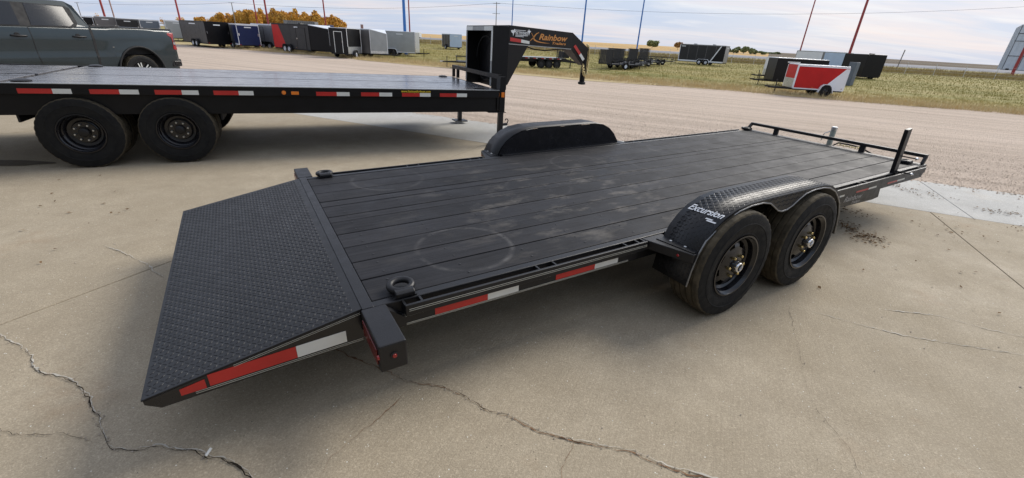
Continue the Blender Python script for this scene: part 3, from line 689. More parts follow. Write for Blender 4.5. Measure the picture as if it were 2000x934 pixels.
        # outer skirt that dips between the wheels, rolled lip along it
        low = [(1.95, .135), (2.03, .182), (2.13, .216), (2.24, .232), (2.36, .232), (2.45, .214), (2.52, .175), (2.57, .145), (2.62, .132), (2.68, .134), (2.74, .155), (2.80, .19), (2.87, .220), (2.98, .234), (3.10, .232), (3.20, .215), (3.30, .175), (3.37, .125)]
        up = [p for p in FENDER if 1.9 < p[0] < 3.43]
        up = [(p[0], p[1] - .001) for p in up]
        b = MB(); y0, y1 = sorted((yo, yo - sgn * .004))
        # strip between the upper profile and the low line, sampled on x
        xs = [1.95 + (3.37 - 1.95) * k / 60 for k in range(61)]
        ux = [p[0] for p in up]; uz = [p[1] for p in up]; lx = [p[0] for p in low]; lz = [p[1] for p in low]
        vs = []
        for y in (y0, y1):
            for x in xs: zu = float(np.interp(x, ux, uz)); vs += [(x, y, zu - .001), (x, y, min(zu - .003, float(np.interp(x, lx, lz))))]
        m = len(xs) * 2; fs = []
        for k in range(len(xs) - 1):
            fs += [(2 * k, 2 * k + 2, 2 * k + 3, 2 * k + 1), (m + 2 * k, m + 2 * k + 1, m + 2 * k + 3, m + 2 * k + 2), (2 * k + 1, 2 * k + 3, m + 2 * k + 3, m + 2 * k + 1)]
        b.add(vs, fs); sk = B(b, 'fender_skirt', 'diamond_plate')
        if sgn < 0:
            bb = MB()
            for i in range(int(.46 / .0285)):
                for j in range(3):
                    x = 2.42 + i * .0285; z = .236 - j * .03
                    if z < float(np.interp(x, lx, lz)) + .012: continue
                    a = .66 if (i + j) % 2 else -.66; c, s_ = math.cos(a), math.sin(a); q = []
                    for du, dv, hh in ((-.0135, 0, 0), (0, -.0042, 0), (.0135, 0, 0), (0, .0042, 0), (-.0074, 0, .0033), (.0074, 0, .0033)): q.append((x + du * c - dv * s_, yo - hh - .0003, z + du * s_ + dv * c))
                    bb.add(q, [(0, 1, 5, 4), (1, 2, 5), (2, 3, 4, 5), (3, 0, 4)])
            tag(B(bb, 'tread_pattern', 'diamond_plate', parent=sk), kind='stuff')
        lip = [(FENDER[0][0], yo, -.22), (1.79, yo, -.12), (1.815, yo, -.02), (1.862, yo, .067)] + [(x, yo, z - .002) for x, z in low] + [(3.44, yo, .06), (3.50, yo, -.04), (3.535, yo, -.13), (3.56, yo, -.22)]
        b = MB(); b.tube(lip, .0055, 8); B(b, 'fender_lip', 'fender_edge', parent=sk if False else root, smooth=60)
        # inner side plate standing on the deck frame
        b = MB(); pr = [p for p in FENDER if p[1] > -.02]; y0, y1 = sorted((yi, yi - sgn * .003))
        b.prism([(1.82, -.03)] + [(p[0], p[1] - .003) for p in pr] + [(3.495, -.03)], 'y', y0 - sgn * 0, y1); B(b, 'fender_inner_plate', 'black_gloss')
        b = MB(); y0, y1 = sorted((sgn * 1.0605, yi - sgn * .001)); b.box(1.87, 3.49, y0, y1, -.02, .006); B(b, 'fender_flange', 'black_powder', .002)
        # brackets fore and aft
        for x0, x1 in ((1.665, 1.845), (3.51, 3.62)):
            b = MB(); q = [(x0 + .0, sgn * 1.0605), (x0 + .11 if x0 < 2 else x1 - .0, sgn * 1.372), (x1, sgn * 1.372), (x1, sgn * 1.0605)]
            if x0 > 2: q = [(x0, sgn * 1.0605), (x0, sgn * 1.33), (x0 + .05, sgn * 1.33), (x1, sgn * 1.0605)]
            b.prism(q, 'z', -.062, -.004); br = B(b, 'fender_bracket', 'black_powder', .004)
            if x0 < 2:
                b = MB(); b.prism([(1.745, sgn * 1.11), (1.785, sgn * 1.36), (1.842, sgn * 1.36), (1.842, sgn * 1.11)], 'z', -.0035, .0015); B(b, 'bracket_plate', 'black_powder', .001, parent=br)
                for yy in (1.18, 1.28):
                    b = MB(); b.lathe([(.0095, .0017), (.0095, .006), (.006, .009), (0, .0095)], 12, c=(1.803 + (yy - 1.23) * .12, sgn * yy, 0), axis='z'); B(b, 'bolt', 'zinc', parent=br, smooth=True)
                b = MB(); b.lathe([(0, -.006), (.007, -.005), (.009, 0)], 14, c=(1.742, sgn * 1.29, -.035), axis='x'); B(b, 'marker_light', 'lens_red', parent=br, smooth=True)
        return f
    fn = fender(-1); fender(1)
    def onf(x, y):                                                         # lettering across the near fender's rear curve
        px, pz, tx, tz = fender_at(.455 - .0 + y + x * .07); h = .0042; return (px - tz * h, -1.122 - x, pz + tx * h)
    lettering('model_lettering', 'Excursion', .070, onf, 'logo_white', fn, shear=.3, bold=.0015, fit=.235)
    for x0, x1, y0 in ((.150, .195, -.034), (.165, .225, -.047)):
        b = MB(); q = [x0 + (x1 - x0) * k / 4 for k in range(5)]; b.add([onf(x, y0) for x in q] + [onf(x + .003, y0 + .010) for x in q], [(k, k + 1, 6 + k, 5 + k) for k in range(4)]); B(b, 'model_underline', 'logo_white', parent=fn)
    # wheels
    tm = tyre_mesh('wheel', .362, .225, .205, 120); rm = steel_rim_mesh('rim', .205, .225, .0); lm_ = lug_mesh('lug_nut', 6, .07, 0)
    for sgn in (-1, 1):
        for x, z in ((2.164, -.1488), (3.0195, -.1595)):
            w = link('wheel', tm, root, loc=(x, sgn * 1.425, z + H0))
            if sgn > 0: w.rotation_euler = (0, 0, PI)
            rim = link('rim', rm, w); a0 = random.random()
            b = MB(); b.lathe([(.045, .03), (.040, .0), (.036, -.006), (.0, -.006)], 28); link('hub', b.mesh('hub', 'black_gloss', 40), w)
            b = MB(); b.lathe([(.034, -.005), (.034, -.020), (.031, -.024), (.023, -.024), (.021, -.010)], 28, cap0=False, cap1=False); link('hub_cap', b.mesh('hub_cap', 'chrome', 40), w)
            for k in range(6):
                a = 2 * PI * (k + a0) / 6; link('lug_nut', lm_, w, loc=(.070 * math.cos(a), .019, .070 * math.sin(a)))
    b = MB()
    for x, z in ((2.164, -.1488), (3.0195, -.1595)): b.tube([(x, -1.3, z), (x, 1.3, z)], .035, 12)
    B(b, 'axles', 'black_matte')
    # front stop rail, posts and corner uprights
    b = MB(); b.bar((6.10, -1.045, .086), (6.10, 1.045, .086), .045, .036); fr = B(b, 'front_rail', 'black_powder', .003)
    for y in (.66, -.42): b = MB(); b.box(6.085, 6.115, y - .03, y + .03, .0, .0675); B(b, 'rail_post', 'black_powder', parent=fr)
    for sgn in (-1, 1): b = MB(); b.bar((6.01 if sgn > 0 else 6.06, sgn * 1.035, .004), (6.095, sgn * 1.035, .082), .03, .035); B(b, 'rail_end', 'black_powder', parent=fr)
    b = MB(); b.box(6.051, 6.125, -1.062, 1.062, -.125, -.002); B(b, 'front_beam', 'black_powder', .003)
    # spare tyre carrier: upright with two studs
    b = MB(); b.bar((5.31, -1.045, -.02), (5.24, -1.045, .445), .035, .085, up=(1, 0, 0)); ps = B(b, 'spare_wheel_post', 'black_powder', .004)
    for z, x in ((.012, 5.33), (.172, 5.30)):
        b = MB(); b.tube([(x, -1.03, z), (x, -1.185, z)], .006, 10); B(b, 'carrier_stud', 'black_matte', parent=ps)
        b = MB(); b.lathe([(.006, 0), (.013, -.004), (.013, -.016), (.0, -.03)], 12, c=(x, -1.175, z)); B(b, 'stud_nut', 'chrome', parent=ps, smooth=True)
    # tongue, coupler, jack and chains
    for sgn in (-1, 1): b = MB(); b.bar((5.7, sgn * .70, -.27), (7.05, sgn * .06, -.27), .06, .12); B(b, 'tongue_rail', 'black_powder', .003)
    b = MB(); b.box(7.0, 7.30, -.05, .05, -.33, -.23); b.lathe([(.06, -.34), (.06, -.27), (.03, -.235), (0, -.235)], 16, c=(7.33, 0, 0), axis='z'); B(b, 'coupler', 'black_powder', .004)
    b = MB(); b.tube([(6.26, .02, -.40), (6.26, .02, .165)], .032, 16); jk = B(b, 'jack', 'grey_jack', smooth=50)
    b = MB(); b.lathe([(.036, .165), (.036, .205), (.028, .212), (0, .212)], 18, c=(6.26, .02, 0), axis='z'); B(b, 'jack_cap', 'zinc', parent=jk, smooth=40)
    b = MB(); b.tube([(6.26, .05, .15), (6.24, .11, .11), (6.24, .12, .02)], .006, 8); B(b, 'jack_handle', 'zinc', parent=jk)
    b = MB(); b.lathe([(.07, -.45), (.07, -.44), (.033, -.43), (.033, -.40)], 18, c=(6.26, .02, 0), axis='z'); B(b, 'jack_foot', 'grey_jack', parent=jk)
    for k in range(9):
        b = MB(); y = -.12 - k * .034; ring = [(6.20 + .02 * math.cos(a) * (k % 2), y + .022 * math.sin(a), .012 + .012 * math.cos(a) * (1 - k % 2)) for a in [2 * PI * q / 12 for q in range(12)]]
        b.tube(ring, .0045, 6, closed=True); B(b, 'chain_link', 'chain_gold')
    b = MB(); b.tube([(6.18, -.05, -.02), (6.22, -.10, .03), (6.20, -.22, .035), (6.25, -.34, .02), (6.3, -.5, -.05)], .009, 8); B(b, 'wiring_loom', 'black_matte')

def plank_mat(root, i):
    key = 'plank_%d' % i
    if key in M: return key
    n = NT(key); v = n.coord('Object', root)
    gv = n.mapping(v, (1.1, 26, 4), loc=(i * 3.7, i * 1.3, 0))
    grain = n.noise(gv, 2.2, 6, .65, .3, .7); blot = n.noise(n.mapping(v, (.9, 1.6, 1), loc=(i * 1.9, 0, 0)), 1.6, 5, .62, .35, .72)
    kk = (.8, 1.15, .95, 1.3)[i]; c = n.mix(grain, (.007 * kk, .007 * kk, .0085 * kk), (.024 * kk, .024 * kk, .0275 * kk)); c = n.mix(n.math('MULTIPLY', blot, .5), c, (.032, .0315, .0335))
    # dusty scuffs in the middle of the deck
    sc = n.noise(n.mapping(v, (1.3, 2.6, 0), loc=(.35, .2, 0)), 1.7, 6, .70, .53, .74)
    sep = n.N('ShaderNodeSeparateXYZ'); n.L(v, sep.inputs[0])
    def dist(cx, cy):
        a = n.math('SUBTRACT', sep.outputs[0], cx); b = n.math('SUBTRACT', sep.outputs[1], cy)
        return n.math('SQRT', n.math('ADD', n.math('MULTIPLY', a, a), n.math('MULTIPLY', b, b)))
    near = n.N('ShaderNodeMapRange'); near.inputs['From Min'].default_value = .3; near.inputs['From Max'].default_value = 1.5
    near.inputs['To Min'].default_value = 1; near.inputs['To Max'].default_value = .12; n.L(dist(1.9, -.25), near.inputs['Value'])
    c = n.mix(n.math('MULTIPLY', sc, n.math('MULTIPLY', near.outputs[0], .8)), c, (.20, .18, .155))
    # pale rings left by tyres that lay on the deck
    for cx, cy, r, k in ((.62, -.69, .275, .30), (.59, .76, .285, .16), (1.65, .08, .27, .08), (2.45, .55, .28, .16), (3.2, .2, .28, .12), (2.6, -.62, .28, .14), (3.9, .62, .28, .12)):
        d = n.math('ABSOLUTE', n.math('SUBTRACT', dist(cx, cy), r))
        m = n.N('ShaderNodeMapRange'); m.inputs['From Min'].default_value = .002; m.inputs['From Max'].default_value = .022; m.inputs['To Min'].default_value = k; m.inputs['To Max'].default_value = 0
        n.L(d, m.inputs['Value']); br = n.noise(v, 4.5, 4, .7, .40, .66)
        c = n.mix(n.math('MULTIPLY', m.outputs[0], br), c, (.24, .23, .22))
    # knots, nail heads and dark nicks
    vo = n.N('ShaderNodeTexVoronoi'); vo.inputs['Scale'].default_value = 6.5; n.L(n.mapping(v, (.5, 1.4, 0), loc=(i, 0, 0)), vo.inputs['Vector'])
    kn = n.N('ShaderNodeMapRange'); kn.inputs['From Min'].default_value = .03; kn.inputs['From Max'].default_value = .06; kn.inputs['To Min'].default_value = .8; kn.inputs['To Max'].default_value = 0
    n.L(vo.outputs['Distance'], kn.inputs['Value']); c = n.mix(kn.outputs[0], c, (.006, .006, .006))
    n.base(c); n.rough(n.noise(v, 5, 4, .6, .3, .7, (.50, .68))); n.spec(.18)
    n.bump(n.math('ADD', grain, n.noise(n.mapping(v, (.4, 9, 1)), 2, 3, .5)), .28, .003)
    M[key] = n.m; return key
plain('fender_edge', (.22, .22, .22), .35, .6)
near_trailer()

# ------------------------------------------------------------------ gooseneck deck trailer behind
def mat_goose_plank():
    for i in range(3):
        n = NT('goose_plank_%d' % i); v = n.coord('Object')
        g = n.noise(n.mapping(v, (.8, 30, 2), loc=(i * 2.1, i, 0)), 2, 6, .65, .3, .7); st_ = n.noise(n.mapping(v, (1.6, 7, 1), loc=(i * 5, 0, 0)), 1.2, 5, .7, .52, .66)
        c = n.mix(g, (.085, .084, .09), (.16, .157, .165)); c = n.mix(n.math('MULTIPLY', st_, .8), c, (.018, .017, .018))
        n.base(c); n.rough(n.noise(v, 6, 4, .6, .3, .7, (.14, .28))); n.spec(.8); n.bump(g, .10, .002); M['goose_plank_%d' % i] = n.m
mat_goose_plank()
plain('goose_black', (.005, .005, .006), .45, var=.25, spec=.25)

def gooseneck_trailer():
    H0 = .9333; root = thing('gooseneck_trailer', 'black gooseneck flat deck trailer with dual wheels parked beyond the near trailer', 'trailer', (-5.3787 - .0104, 4.6317 - .0052, 0), .4662, pitch=-.0125)
    Z = (0, 0, H0)
    def B(b, name, mat, bevel=0.0, smooth=False, parent=root): return b.build(name, mat, parent, smooth, bevel, Z if parent is root else None)
    ys = [.03 + k * (2.40 / 11) for k in range(12)]
    for i, (a, c) in enumerate(zip(ys, ys[1:])):
        b = MB(); b.box(.0, 5.64, a + .002, c - .002, -.04, random.uniform(-.004, .0)); B(b, 'plank', 'goose_plank_%d' % (i % 3), .003)
    b = MB()
    for k in range(13): b.box(.1 + k * .44, .15 + k * .44, .05, 2.41, -.11, -.043)
    B(b, 'cross_members', 'black_matte')
    for y0, y1 in ((0, .028), (2.432, 2.46)):
        b = MB(); b.box(-1.6, 5.66, y0, y1, -.112, -.001); B(b, 'side_rail', 'goose_black', .004)
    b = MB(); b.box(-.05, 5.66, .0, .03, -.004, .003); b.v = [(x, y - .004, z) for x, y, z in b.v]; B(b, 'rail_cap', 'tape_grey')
    for y0, y1 in ((.05, .16), (2.30, 2.41)):
        b = MB(); b.box(-1.5, 5.66, y0, y1, -.335, -.1125); B(b, 'main_beam', 'goose_black', .004)
    b = MB(); b.box(5.641, 5.675, .03, 2.43, -.30, -.002); B(b, 'front_beam', 'goose_black')
    # dovetail with two flip-over ramps
    b = MB(); b.box(-.075, -.02, .03, 2.43, -.09, -.022); B(b, 'hinge_channel', 'black_matte')
    for y0, y1 in ((.06, 1.02), (1.10, 2.38)):
        b = MB(); b.prism([(-.085, .0), (-1.55, -.02), (-1.55, -.07), (-.085, -.05)], 'y', y0, y1); B(b, 'ramp', 'goose_plank_0', .004)
    b = MB()
    for x, y in ((.06, .16), (.10, 2.33)): pass
    for x, y in ((.09, .20), (.12, 2.38), (5.40, .20), (5.45, 2.3)):
        b = MB(); b.lathe([(.085, .0022), (.085, .012), (.05, .024), (.03, .026), (0, .026)], 20, c=(x, y, 0), axis='z'); B(b, 'd_ring', 'black_powder', smooth=40)
    def strip(name, mat, x0, x1, z0, z1, y=-.002):
        b = MB(); b.box(x0, x1, y, y + .0015, z0, z1); return B(b, name, mat)
    for x0, xm, x1 in ((.105, .381, .539), (.689, .948, 1.124), (1.271, 1.529, 1.697), (1.848, 2.111, 2.273), (2.998, 3.253, 3.418), (3.569, 3.813, 3.991), (4.131, 4.389, 4.55), (4.691, 4.955, 5.119)):
        strip('red_tape', 'tape_red', x0, xm, -.104, -.053); strip('white_tape', 'tape_white', xm + .0005, x1, -.104, -.053)
    b = MB(); b.lathe([(.026, 0), (.024, -.010), (0, -.013)], 16, c=(2.615, -.0005, -.068)); B(b, 'amber_light', 'lens_amber', smooth=True)
    b = MB(); b.box(2.70, 2.79, -.012, -.0005, -.092, -.052); B(b, 'amber_light', 'lens_amber', .004)
    lettering('web_lettering', 'www.fasttoysforboys.com', .046, lambda x, y: (4.12 + x, -.0035, -.046 + y), 'logo_yellow', root, bold=.0006, fit=.43).location = Z
    # wheels, dual on both sides
    tm = tyre_mesh('wheel', .392, .235, .213, 105); rim = MB(); R = .213
    rim.lathe([(R + .004, .008), (R + .006, -.002), (R - .004, -.003), (R - .012, .012), (R - .018, .018), (R - .022, .07), (R - .040, .085), (R - .055, .115), (.125, .125), (.115, .120), (.115, .10), (.06, .10), (.055, .085), (.0, .085)], 48, cap0=False)
    rm = rim.mesh('rim', 'black_gloss', 35)
    lug = MB(); lug.lathe([(0, .070), (.009, .070), (.012, .076), (.0125, .101), (.010, .101)], 6); lm_ = lug.mesh('lug_nut', 'zinc')
    hb = MB(); hb.lathe([(.05, .10), (.048, .062), (.036, .055), (.0, .055)], 20); hm = hb.mesh('hub', 'black_powder', 40)
    for x, z in ((.506, -.537), (1.408, -.526)):
        for yo, flip in ((-.015, 0), (.285, 0), (2.475, 1), (2.175, 1)):
            w = link('wheel', tm, root, loc=(x, yo, z + H0))
            if flip: w.rotation_euler = (0, 0, PI)
            if yo in (.285, 2.175): continue
            link('rim', rm, w); link('hub', hm, w)
            for k in range(8): a = 2 * PI * (k + .3) / 8; link('lug_nut', lm_, w, loc=(.088 * math.cos(a), 0, .088 * math.sin(a)))
    b = MB()
    for x, z in ((.506, -.537), (1.408, -.526)): b.tube([(x, .1, z), (x, 2.36, z)], .06, 12)
    B(b, 'axles', 'black_matte')
    for x0 in (.0, .95):
        b = MB(); b.box(1.86, 1.88, .1, .5, -.42, -.12) if x0 else b.box(-.02, .0, .1, .5, -.42, -.12); B(b, 'mud_flap', 'black_matte')
    # front jacks
    for y in (.02, 2.02):
        b = MB(); b.box(5.68, 5.775, y, y + .095, -.335, .20 if y < 1 else -.05); j = B(b, 'landing_leg', 'goose_black', .004)
        b = MB(); b.box(5.69, 5.765, y + .01, y + .085, -.80, -.335); B(b, 'leg_inner', 'black_powder', .003, parent=j)
        b = MB(); b.box(5.60, 5.86, y - .07, y + .165, -.822, -.800); B(b, 'leg_foot', 'black_powder', .003, parent=j)
        b = MB(); b.lathe([(.045, -.315), (.045, -.325), (0, -.325)], 12, c=(5.73, y + .05, 0), axis='z'); b.box(5.5, 5.80, y - .005, y + .10, -.345, -.336); B(b, 'leg_plate', 'black_matte', parent=j)
    b = MB(); b.tube([(5.765, .06, -.54), (5.85, .06, -.535)], .022, 10); cr = B(b, 'crank_socket', 'black_powder')
    b = MB(); b.tube([(5.85, .06, -.53), (5.868, .06, -.48), (5.855, .06, -.455), (5.825, .06, -.45), (5.812, .06, -.475)], .008, 8); B(b, 'crank_hook', 'black_powder', parent=cr)
    b = MB(); b.box(5.665, 5.679, .03, .075, -.105, -.035); B(b, 'amber_light', 'lens_amber', .003)
    b = MB(); b.box(5.70, 5.752, .0, .019, -.105, -.03); B(b, 'amber_light', 'lens_amber', .003)
    # head rail
    b = MB(); b.bar((5.715, .116, .188), (5.715, 2.45, .188), .055, .065); hr = B(b, 'head_rail', 'goose_black', .004)
    for y in (.16, 2.42, 2.16): b = MB(); b.box(5.69, 5.74, y - .028, y + .028, -.002, .155); B(b, 'rail_post', 'goose_black', .003, parent=hr)
    # riser box under the neck, open to the rear
    y0, y1 = .57, 1.81
    b = MB(); b.box(5.76, 6.04, y0, y0 + .012, -.05, .935); b.box(5.76, 6.04, y1 - .012, y1, -.05, .935); b.box(5.76, 6.04, y0 + .0125, y1 - .0125, .92, .933); b.box(6.02, 6.04, y0 + .0125, y1 - .0125, -.05, .9195)
    rs = B(b, 'riser', 'goose_black', .003)
    for (a0, a1, z0, z1, m) in ((y0 + .01, y0 + .36, .855, .92, 'tape_white'), (y0 + .361, y0 + .90, .855, .92, 'tape_grey'), (y0 + .901, y1 - .02, .855, .92, 'tape_white')):
        b = MB(); b.box(5.745, 5.7575, a0, a1, z0, z1); B(b, 'reflective_strip', m, parent=rs)
    for a0 in (y0 + .004, y1 - .05):
        for z0, z1, m in ((.0, .40, 'tape_grey'), (.40, .854, 'tape_grey' if a0 > 1 else 'tape_white')): b = MB(); b.box(5.747, 5.7565, a0, a0 + .045, z0 + .001, z1); B(b, 'reflective_strip', m, parent=rs)
    b = MB(); b.tube([(5.9, 1.2 + .42 * math.cos(a), .42 + .36 * math.sin(a)) for a in [2 * PI * k / 30 for k in range(26)]], .012, 8); B(b, 'air_hose', 'rubber', parent=rs, smooth=60)
    # tapering neck
    S = [(6.04, .57, .67, .955), (7.55, 1.0, .645, .932), (8.03, 1.115, .372, .675)]
    vs = []; fs = []
    for i, (x, y, zl, zt) in enumerate(S):
        xt = x + (.0 if i < 2 else -.0); xl = x if i < 2 else x - .12
        vs += [(xl, y, zl), (xt, y, zt), (xt, 2.38 - y, zt), (xl, 2.38 - y, zl)]
    for i in (0, 1): fs += [(i * 4 + k, i * 4 + (k + 1) % 4, i * 4 + 4 + (k + 1) % 4, i * 4 + 4 + k) for k in range(4)]
    fs += [(3, 2, 1, 0), (8, 9, 10, 11)]
    b = MB(); b.add(vs, fs); nk = B(b, 'neck', 'goose_black', .006)
    k = .43 / 1.51
    def pl(x): return .57 + (x - 6.04) * k
    for sgn in (0, 1):
        f = (lambda y: y) if sgn == 0 else (lambda y: 2.38 - y); q = []
        for dy in (0, .012):
            for x, z in ((6.042, .668), (6.47, .661), (6.06, .03), (6.042, .03)): q.append((x, f(pl(x) + dy), z))
        b = MB(); b.add(q, [(0, 1, 2, 3), (7, 6, 5, 4), (0, 4, 5, 1), (1, 5, 6, 2), (2, 6, 7, 3), (3, 7, 4, 0)]); B(b, 'gusset', 'goose_black')
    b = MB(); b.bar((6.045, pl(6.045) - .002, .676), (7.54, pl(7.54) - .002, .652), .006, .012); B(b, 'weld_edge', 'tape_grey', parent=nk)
    def onn(x, z, h=.0025): return (x, pl(x) - h, z)
    def quad(name, mat, pts):
        b = MB(); b.add([onn(x, z, .004) for x, z in pts] + [onn(x, z, .0015) for x, z in pts], [(0, 1, 2, 3), (7, 6, 5, 4), (0, 4, 5, 1), (1, 5, 6, 2), (2, 6, 7, 3), (3, 7, 4, 0)]); return B(b, name, mat, parent=nk)
    quad('red_tape', 'tape_red', [(6.07, .718), (6.307, .705), (6.307, .755), (6.07, .775)]); quad('white_tape', 'tape_white', [(6.308, .705), (6.495, .692), (6.495, .736), (6.308, .755)])
    pl_old = pl
    def pl2(x): return 1.0 + (x - 7.55) * (.115 / .48)
    def quad2(name, mat, pts):
        b = MB(); b.add([(x, pl2(x) - .006, z) for x, z in pts] + [(x, pl2(x) - .002, z) for x, z in pts], [(0, 1, 2, 3), (7, 6, 5, 4), (0, 4, 5, 1), (1, 5, 6, 2), (2, 6, 7, 3), (3, 7, 4, 0)]); return B(b, name, mat, parent=nk)
    quad2('red_tape', 'tape_red', [(7.60, .70), (7.77, .555), (7.815, .592), (7.645, .735)]); quad2('white_tape', 'tape_white', [(7.771, .554), (7.885, .455), (7.93, .492), (7.816, .591)])
    def swoosh(b, mp): pass
    lettering('maker_lettering', 'Rainbow', .135, lambda x, y: onn(6.70 + x, .773 + y + x * .004), 'logo_orange', nk, shear=.28, bold=.004, fit=.72)
    lettering('maker_lettering', 'Trailers', .058, lambda x, y: onn(7.02 + x, .712 + y), 'logo_orange', nk, shear=.28, bold=.0015, fit=.37)
    b = MB(); pts = [(6.70, .885, .003), (6.645, .862, .009), (6.605, .828, .013), (6.585, .795, .015), (6.60, .766, .013), (6.66, .744, .010), (6.75, .731, .008), (6.86, .725, .005), (6.97, .724, .001)]   # bow-shaped mark left of the name
    A = []; Bq = []
    for i, (x, z, w) in enumerate(pts):
        p, q = pts[max(0, i - 1)], pts[min(len(pts) - 1, i + 1)]; dx, dz = q[0] - p[0], q[1] - p[1]; l = math.hypot(dx, dz); A.append(onn(x - dz / l * w, z + dx / l * w)); Bq.append(onn(x + dz / l * w, z - dx / l * w))
    b.add(A + Bq, [(i, i + 1, len(pts) + i + 1, len(pts) + i) for i in range(len(pts) - 1)])
    b.add([onn(6.515, .875), onn(6.535, .862), onn(6.60, .795), onn(6.575, .80)], [(0, 1, 2, 3)]); b.add([onn(6.50, .745), onn(6.52, .745), onn(6.60, .80), onn(6.575, .805)], [(0, 1, 2, 3)]); B(b, 'maker_mark', 'logo_orange', parent=nk)
    # dealer sticker: small running figure, two lines of words, a star-shaped outline on the right
    b = MB()
    fig = [(.0, .085), (.03, .10), (.05, .09), (.075, .115), (.10, .105), (.085, .085), (.115, .095), (.105, .06), (.09, .075), (.07, .05), (.055, .005), (.045, .045), (.02, .06)]
    b.add([onn(6.075 + x, .79 + z) for x, z in fig], [tuple(range(len(fig)))])
    star = [(.40, .03), (.41, .075), (.37, .10), (.405, .11), (.41, .135), (.425, .108), (.46, .10), (.43, .075), (.425, .03), (.415, .065)]
    b.add([onn(6.055 + x, .79 + z) for x, z in star], [tuple(range(len(star)))]); B(b, 'sticker_figure', 'logo_white', parent=nk)
    lettering('sticker_lettering', 'FAST TOYS FOR BOYS', .058, lambda x, y: onn(6.175 + x, .832 + y), 'logo_white', nk, bold=.0022, fit=.28)
    b = MB(); b.add([onn(6.175, .886), onn(6.40, .888), onn(6.40, .896), onn(6.175, .894)], [(0, 1, 2, 3)]); b.add([onn(6.18, .812), onn(6.45, .812), onn(6.45, .822), onn(6.18, .822)], [(0, 1, 2, 3)]); B(b, 'sticker_rules', 'logo_white', parent=nk)
    b = MB(); b.add([onn(6.175, .795), onn(6.36, .793), onn(6.36, .801), onn(6.175, .803)], [(0, 1, 2, 3)]); B(b, 'sticker_bar', 'logo_white', parent=nk)
    # coupler tube and looped safety chain
    b = MB(); b.tube([(8.0, 1.19, .66), (8.0, 1.19, .05)], .052, 18); cp = B(b, 'coupler', 'goose_black', smooth=50)
    b = MB(); b.lathe([(.052, .065), (.074, .06), (.074, .02), (.05, .012), (0, .012)], 20, c=(8.0, 1.19, 0), axis='z'); B(b, 'coupler_collar', 'black_matte', parent=cp)
    def chain(path, n0):
        P = [Vector(p) for p in path]; L = [0]
        for a, c in zip(P, P[1:]): L.append(L[-1] + (c - a).length)
        for i in range(n0):
            s = L[-1] * (i + .5) / n0; j = max(k for k in range(len(L) - 1) if L[k] <= s); q = P[j].lerp(P[j + 1], (s - L[j]) / (L[j + 1] - L[j])); d = (P[j + 1] - P[j]).normalized()
            side = d.cross(Vector((.2, 1, .1))).normalized() if i % 2 else d.cross(Vector((1, .1, .2))).normalized()
            b = MB(); b.tube([q + d * .034 * math.cos(a) + side * .021 * math.sin(a) for a in [2 * PI * m / 10 for m in range(10)]], .0085, 5, closed=True); B(b, 'chain_link', 'chain_gold', parent=cp)
    chain([(7.99, 1.13, .74), (8.03, 1.14, .70), (8.06, 1.15, .58), (8.06, 1.15, .42), (8.055, 1.14, .30), (8.03, 1.12, .22), (7.99, 1.11, .19), (7.95, 1.11, .26), (7.93, 1.12, .38)], 30)
    b = MB(); b.tube([(6.48, .84, .655), (6.7, .88, .61), (6.95, .95, .60), (7.25, 1.0, .635), (7.45, 1.05, .65)], .010, 8); B(b, 'wiring_loom', 'rubber', parent=nk, smooth=60)
gooseneck_trailer()

